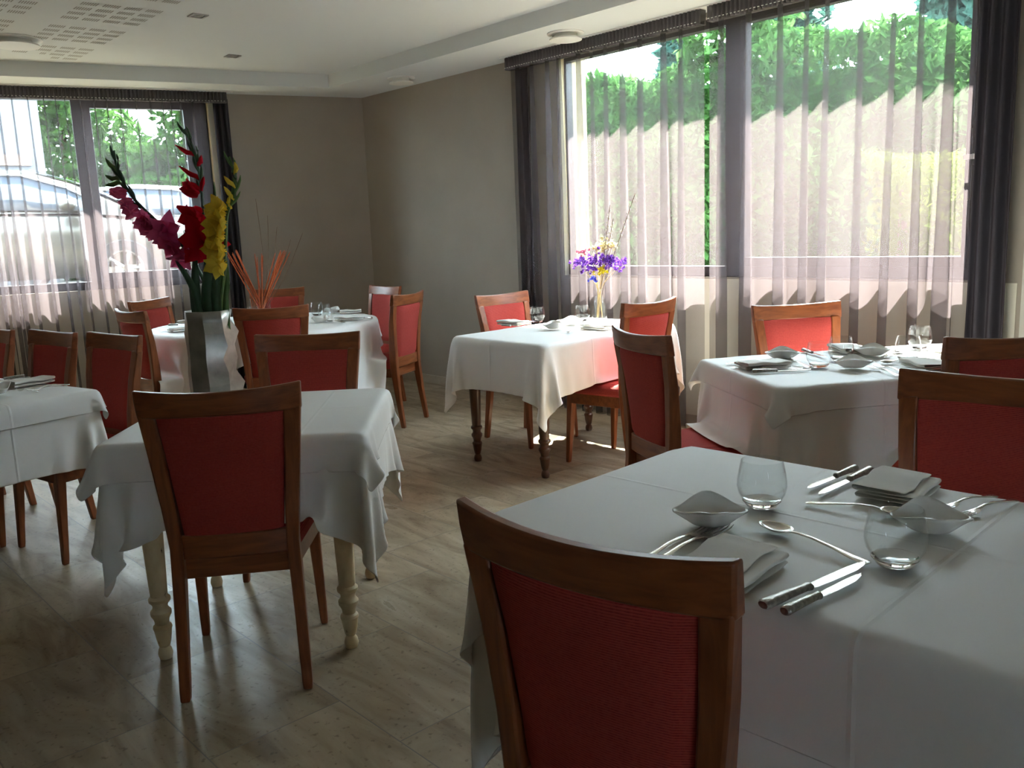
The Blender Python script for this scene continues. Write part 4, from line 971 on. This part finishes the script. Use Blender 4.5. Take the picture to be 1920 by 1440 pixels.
# ------------------------------------------------------------------ outside: hedges, trees, cars, building
def leaf_cloud(mb, pts, size, rnd):
    for p in pts:
        a = Vector((rnd.gauss(0, 1), rnd.gauss(0, 1), rnd.gauss(0, 1))).normalized(); b = a.orthogonal().normalized(); b = (b * math.cos(rnd.uniform(0, 6)) + a.cross(b) * math.sin(rnd.uniform(0, 6)))
        s = size * rnd.uniform(.6, 1.4); c = a.cross(b) * .42; p = Vector(p)
        mb.add([p - b * s, p + c * s + a * s * .15, p + b * s, p - c * s + a * s * .15], [(0, 1, 2, 3)])
def hedge(label, f, u0, u1, o0, o1, h, n, seed, mat, size=.05):
    rnd = random.Random(seed); c = Vector(f((u0 + u1) / 2, (o0 + o1) / 2, .79)); root = empty('hedge', label, 'hedge', c)
    def top(u): return h * (1 + .05 * math.sin(u * 2.1 + seed) + .035 * math.sin(u * 5.3))
    mb = MB(); P = []
    for k in range(n):
        u = rnd.uniform(u0, u1); t_ = top(u)
        if rnd.random() < .72: o_ = o0 + abs(rnd.gauss(0, .10)); z = .79 + rnd.random() * t_
        else: o_ = rnd.uniform(o0, o1); z = .79 + t_ - abs(rnd.gauss(0, .12))
        o_ += .12 * math.sin(u * 4 + z * 3); P.append(Vector(f(u, o_, z)) - c)
    leaf_cloud(mb, P, size, rnd); lf = mb.build('foliage', mat, root, smooth=0); lf['kind'] = 'stuff'
    mb = MB(); u = u0 + .2
    while u < u1:
        q = Vector(f(u, (o0 + o1) / 2, .75)) - c; mb.tube([q, q + Vector((.03, .02, h * .5)), q + Vector((0, 0, h * .8))], [.05, .035, .015], 7); u += .75
    mb.build('stems', M_BARK, root)
    mb = MB(); fbox(mb, f, u0, u1, o0 + .5, o1 - .2, .79, .79 + h * .9); mb.v = [tuple(Vector(p) - c) for p in mb.v]; mb.build('inner_growth', mat, root, smooth=0)
def tree(label, x, y, h, cr, trunk, n, seed, mat, size=.12, conif=False, cz_=None):
    rnd = random.Random(seed); root = empty('tree', label, 'tree', (x, y, .78))
    mb = MB(); mb.tube([(0, 0, 0), (.05, 0, trunk * .6), (0, .05, h * .8)], [.16, .12, .04], 9); mb.build('trunk', M_BARK, root)
    mb = MB(); P = []
    for k in range(n):
        if conif:
            t_ = rnd.random() ** .8; z = h * (.12 + .88 * t_); r = cr * (1 - t_) ** .8 * (.55 + .45 * math.sin(t_ * 40) ** 2) * math.sqrt(rnd.random()); a = rnd.uniform(0, 6.28); P.append((r * math.cos(a), r * math.sin(a), z))
        else:
            v_ = Vector((rnd.gauss(0, 1), rnd.gauss(0, 1), rnd.gauss(0, 1))).normalized(); q = rnd.random() ** .4
            lump = 1 + .22 * math.sin(v_.x * 7 + seed) * math.sin(v_.z * 6 + 2 * seed); P.append((v_.x * cr * q * lump, v_.y * cr * q * lump, (h + trunk) / 2 + v_.z * (h - trunk) / 2 * q * lump))
    leaf_cloud(mb, P, size, rnd); lf = mb.build('foliage', mat, root, smooth=0); lf['kind'] = 'stuff'
hedge('long green hedge outside the big sunny window', fr, -2.5, 1.72, 3.0, 4.2, 2.28, 15000, 3, M_HEDGE)
hedge('green hedge section right of the gap outside the big sunny window', fr, 1.76, 7.5, 3.0, 4.2, 2.2, 19000, 8, M_HEDGE)
hedge('low lime green bush at the right outside the big sunny window', fr, 4.05, 5.6, 1.7, 2.3, 1.0, 2500, 12, M_LIME, .04)
p = fr(1.84, 3.4, 0); tree('tree with bare trunk standing in the gap of the hedge', p[0], p[1], 3.3, .7, 2.0, 1500, 5, M_HEDGE, .07)
for k, (u, o_, h, lab) in enumerate([(-2.9, 8.8, 4.3, 'small dark conifer seen above the gap between the sheers'), (-.5, 8.8, 6.0, 'tallest dark conifer behind the hedge at the upper right'), (1.9, 8.8, 4.6, 'lower dark conifer right of the tallest one behind the hedge')]):
    p = fr(u, o_, 0); tree(lab, p[0], p[1], h, 1.3, 1, 3600, 20 + k, M_CONIF, .11, True)
for k, (x, y, h, cr, tr_, lab) in enumerate([(-9.0, 18.4, 6.5, 1.25, .2, 'leafy tree left of the bright sky gap beyond the cars'), (-7.45, 18.4, 2.95, .95, .2, 'low leafy tree under the bright sky gap beyond the cars'), (-5.85, 18.4, 5.6, 1.05, .2, 'leafy tree right of the bright sky gap beyond the cars')]):
    tree(lab, x, y, h, cr, tr_, 4600, 30 + k, M_TREE, .12)
hedge('row of bushes low behind the parked cars', fb, 0.0, 2.9, 9.0, 9.8, 1.7, 6000, 44, M_TREE, .09)
# pale building at the far left
b = empty('pale_building', 'pale building with a brown band outside at the far left', 'building', (-9.1, 14.4, .79), R(33.5))
mb = MB(); mb.box(-3.2, 1.55, -.2, 1.6, 0, 7); mb.build('facade', M_FACADE, b, smooth=0)
mb = MB(); mb.box(-3.25, 1.35, -.26, -.19, 1.95, 2.12); mb.build('band', M_BAND, b, smooth=0)
mb = MB(); mb.box(-.9, .3, -.25, -.19, 0.0, 1.9); mb.build('doorway', M_BAND, b, smooth=0)
# cars
def make_car():
    o = empty('car', 'x', 'car'); hw = .87
    st = [(-2.2, .42, .80, .62), (-2.15, .35, .93, .68), (-1.8, .25, .99, .84), (-1.2, .24, 1.0, .87), (0, .24, .98, .87), (.9, .24, .95, .87), (1.5, .25, .88, .85), (1.95, .30, .76, .78), (2.2, .38, .62, .60)]
    rings = []
    for x, zb, zt, w_ in st:
        half = [(w_ * .9, zb), (w_, zb + .12), (w_ * 1.02, (zb + zt) / 2), (w_ * .97, zt - .05), (w_ * .88, zt), (w_ * .45, zt + .035)]
        rings.append([(x, y, z) for y, z in half] + [(x, 0, zt + .045)] + [(x, -y, z) for y, z in half[::-1]])
    mb = MB(); mb.loft(rings); mb.build('body', M_CAR, o, smooth=50)
    cab = [(-2.0, .95, .98, .80, .78), (-1.55, .96, 1.24, .82, .70), (-1.0, .97, 1.40, .83, .62), (-.3, .97, 1.465, .84, .60), (.3, .96, 1.44, .84, .60), (.8, .95, 1.28, .83, .66), (1.2, .92, 1.08, .82, .74), (1.5, .88, .93, .80, .80)]
    rings = []
    for x, zb, zt, wb_, wt in cab: rings.append([(x, wb_, zb), (x, wt + .02, zt - .05), (x, wt - .06, zt), (x, 0, zt + .02), (x, -wt + .06, zt), (x, -wt - .02, zt - .05), (x, -wb_, zb)])
    mb = MB(); mb.loft(rings); mb.build('roof_cabin', M_CAR, o, smooth=50)
    for s in (-1, 1):
        mb = MB(); A = [(-1.5, 1.0, 1.20), (-.95, 1.0, 1.345), (-.3, 1.0, 1.395), (.3, .995, 1.37), (.75, .98, 1.225), (1.05, .965, 1.06)]
        P = []
        for x, z0_, z1_ in A:
            wb_ = .845; wt = float(np.interp(x, [c[0] for c in cab], [c[4] for c in cab])) + .032; P.append([(x, s * wb_, z0_), (x, s * (wb_ + wt) / 2 + s * .006, (z0_ + z1_) / 2), (x, s * wt, z1_)])
        mb.grid(P); mb.build('side_window', M_CGLASS, o, solid=.006)
        mb = MB(); mb.tube([(x, s * (float(np.interp(x, [c[0] for c in cab], [c[4] for c in cab])) + .04), z1_ + .012) for x, z0_, z1_ in A], .012, 6); mb.build('window_trim', M_RIM, o)
        mb = MB(); mb.sphere((.80, s * .98, 1.03), .1, 12, 8, (.9, 1.1, .72)); mb.build('wing_mirror', M_CAR, o)
        mb = MB(); mb.box(-.45, -.25, s * .885 - .015, s * .885 + .015, .80, .825); mb.build('door_handle', M_RIM, o)
        for x in (-1.3, 1.3):
            mb = MB(); n = 28; pr = [(.20, -.10), (.31, -.10), (.325, -.06), (.325, .06), (.31, .10), (.20, .10)]
            mb.loft([[(x + r * math.cos(2 * math.pi * k / n), s * .80 + y, .325 + r * math.sin(2 * math.pi * k / n)) for k in range(n)] for r, y in pr], cap=False); wh = mb.build('tyre', M_TYRE, o)
            mb = MB(); mb.loft([[(x + r * math.cos(2 * math.pi * k / n), s * (.80 + y), .325 + r * math.sin(2 * math.pi * k / n)) for k in range(n)] for r, y in ((.215, .0), (.215, .09), (.19, .09), (.17, .05), (.02, .05))])
            for q in range(5):
                a = 2 * math.pi * q / 5; mb.tube([(x + .03 * math.cos(a), s * .86, .325 + .03 * math.sin(a)), (x + .19 * math.cos(a), s * .88, .325 + .19 * math.sin(a))], .022, 6)
            mb.build('rim', M_RIM, wh)
        mb = MB(); mb.sphere((2.02, s * .58, .64), .12, 10, 8, (1, 1.3, .7)); mb.build('headlight', M_PANE, o)
    mb = MB(); mb.grid([[(.36, -.5, 1.43), (.36, .5, 1.43)], [(.80, -.58, 1.285), (.80, .58, 1.285)], [(1.2, -.66, 1.085), (1.2, .66, 1.085)], [(1.46, -.72, .955), (1.46, .72, .955)]]); mb.v = [(x + .015, y, z + .022) for x, y, z in mb.v]; mb.build('windscreen', M_CGLASS, o, solid=.006)
    return proto(o)
car = make_car(); ang = math.atan2(-DB[1], -DB[0]) - R(10)
p = fb(3.25, 3.55, 0); car.location = (p[0], p[1], .79); car.rotation_euler.z = ang; car['label'] = 'champagne car parked side on just outside the left window'
p = fb(1.75, 6.6, 0); c2 = dup(car, 'white car parked farther back, partly hidden by the champagne car', (p[0], p[1], .79), ang + R(160))
wm = M_CARW
for ch in c2.children:
    if ch.name.split('.')[0] in ('body', 'roof_cabin', 'wing_mirror'):
        ch.data = ch.data.copy(); ch.data.materials[0] = wm
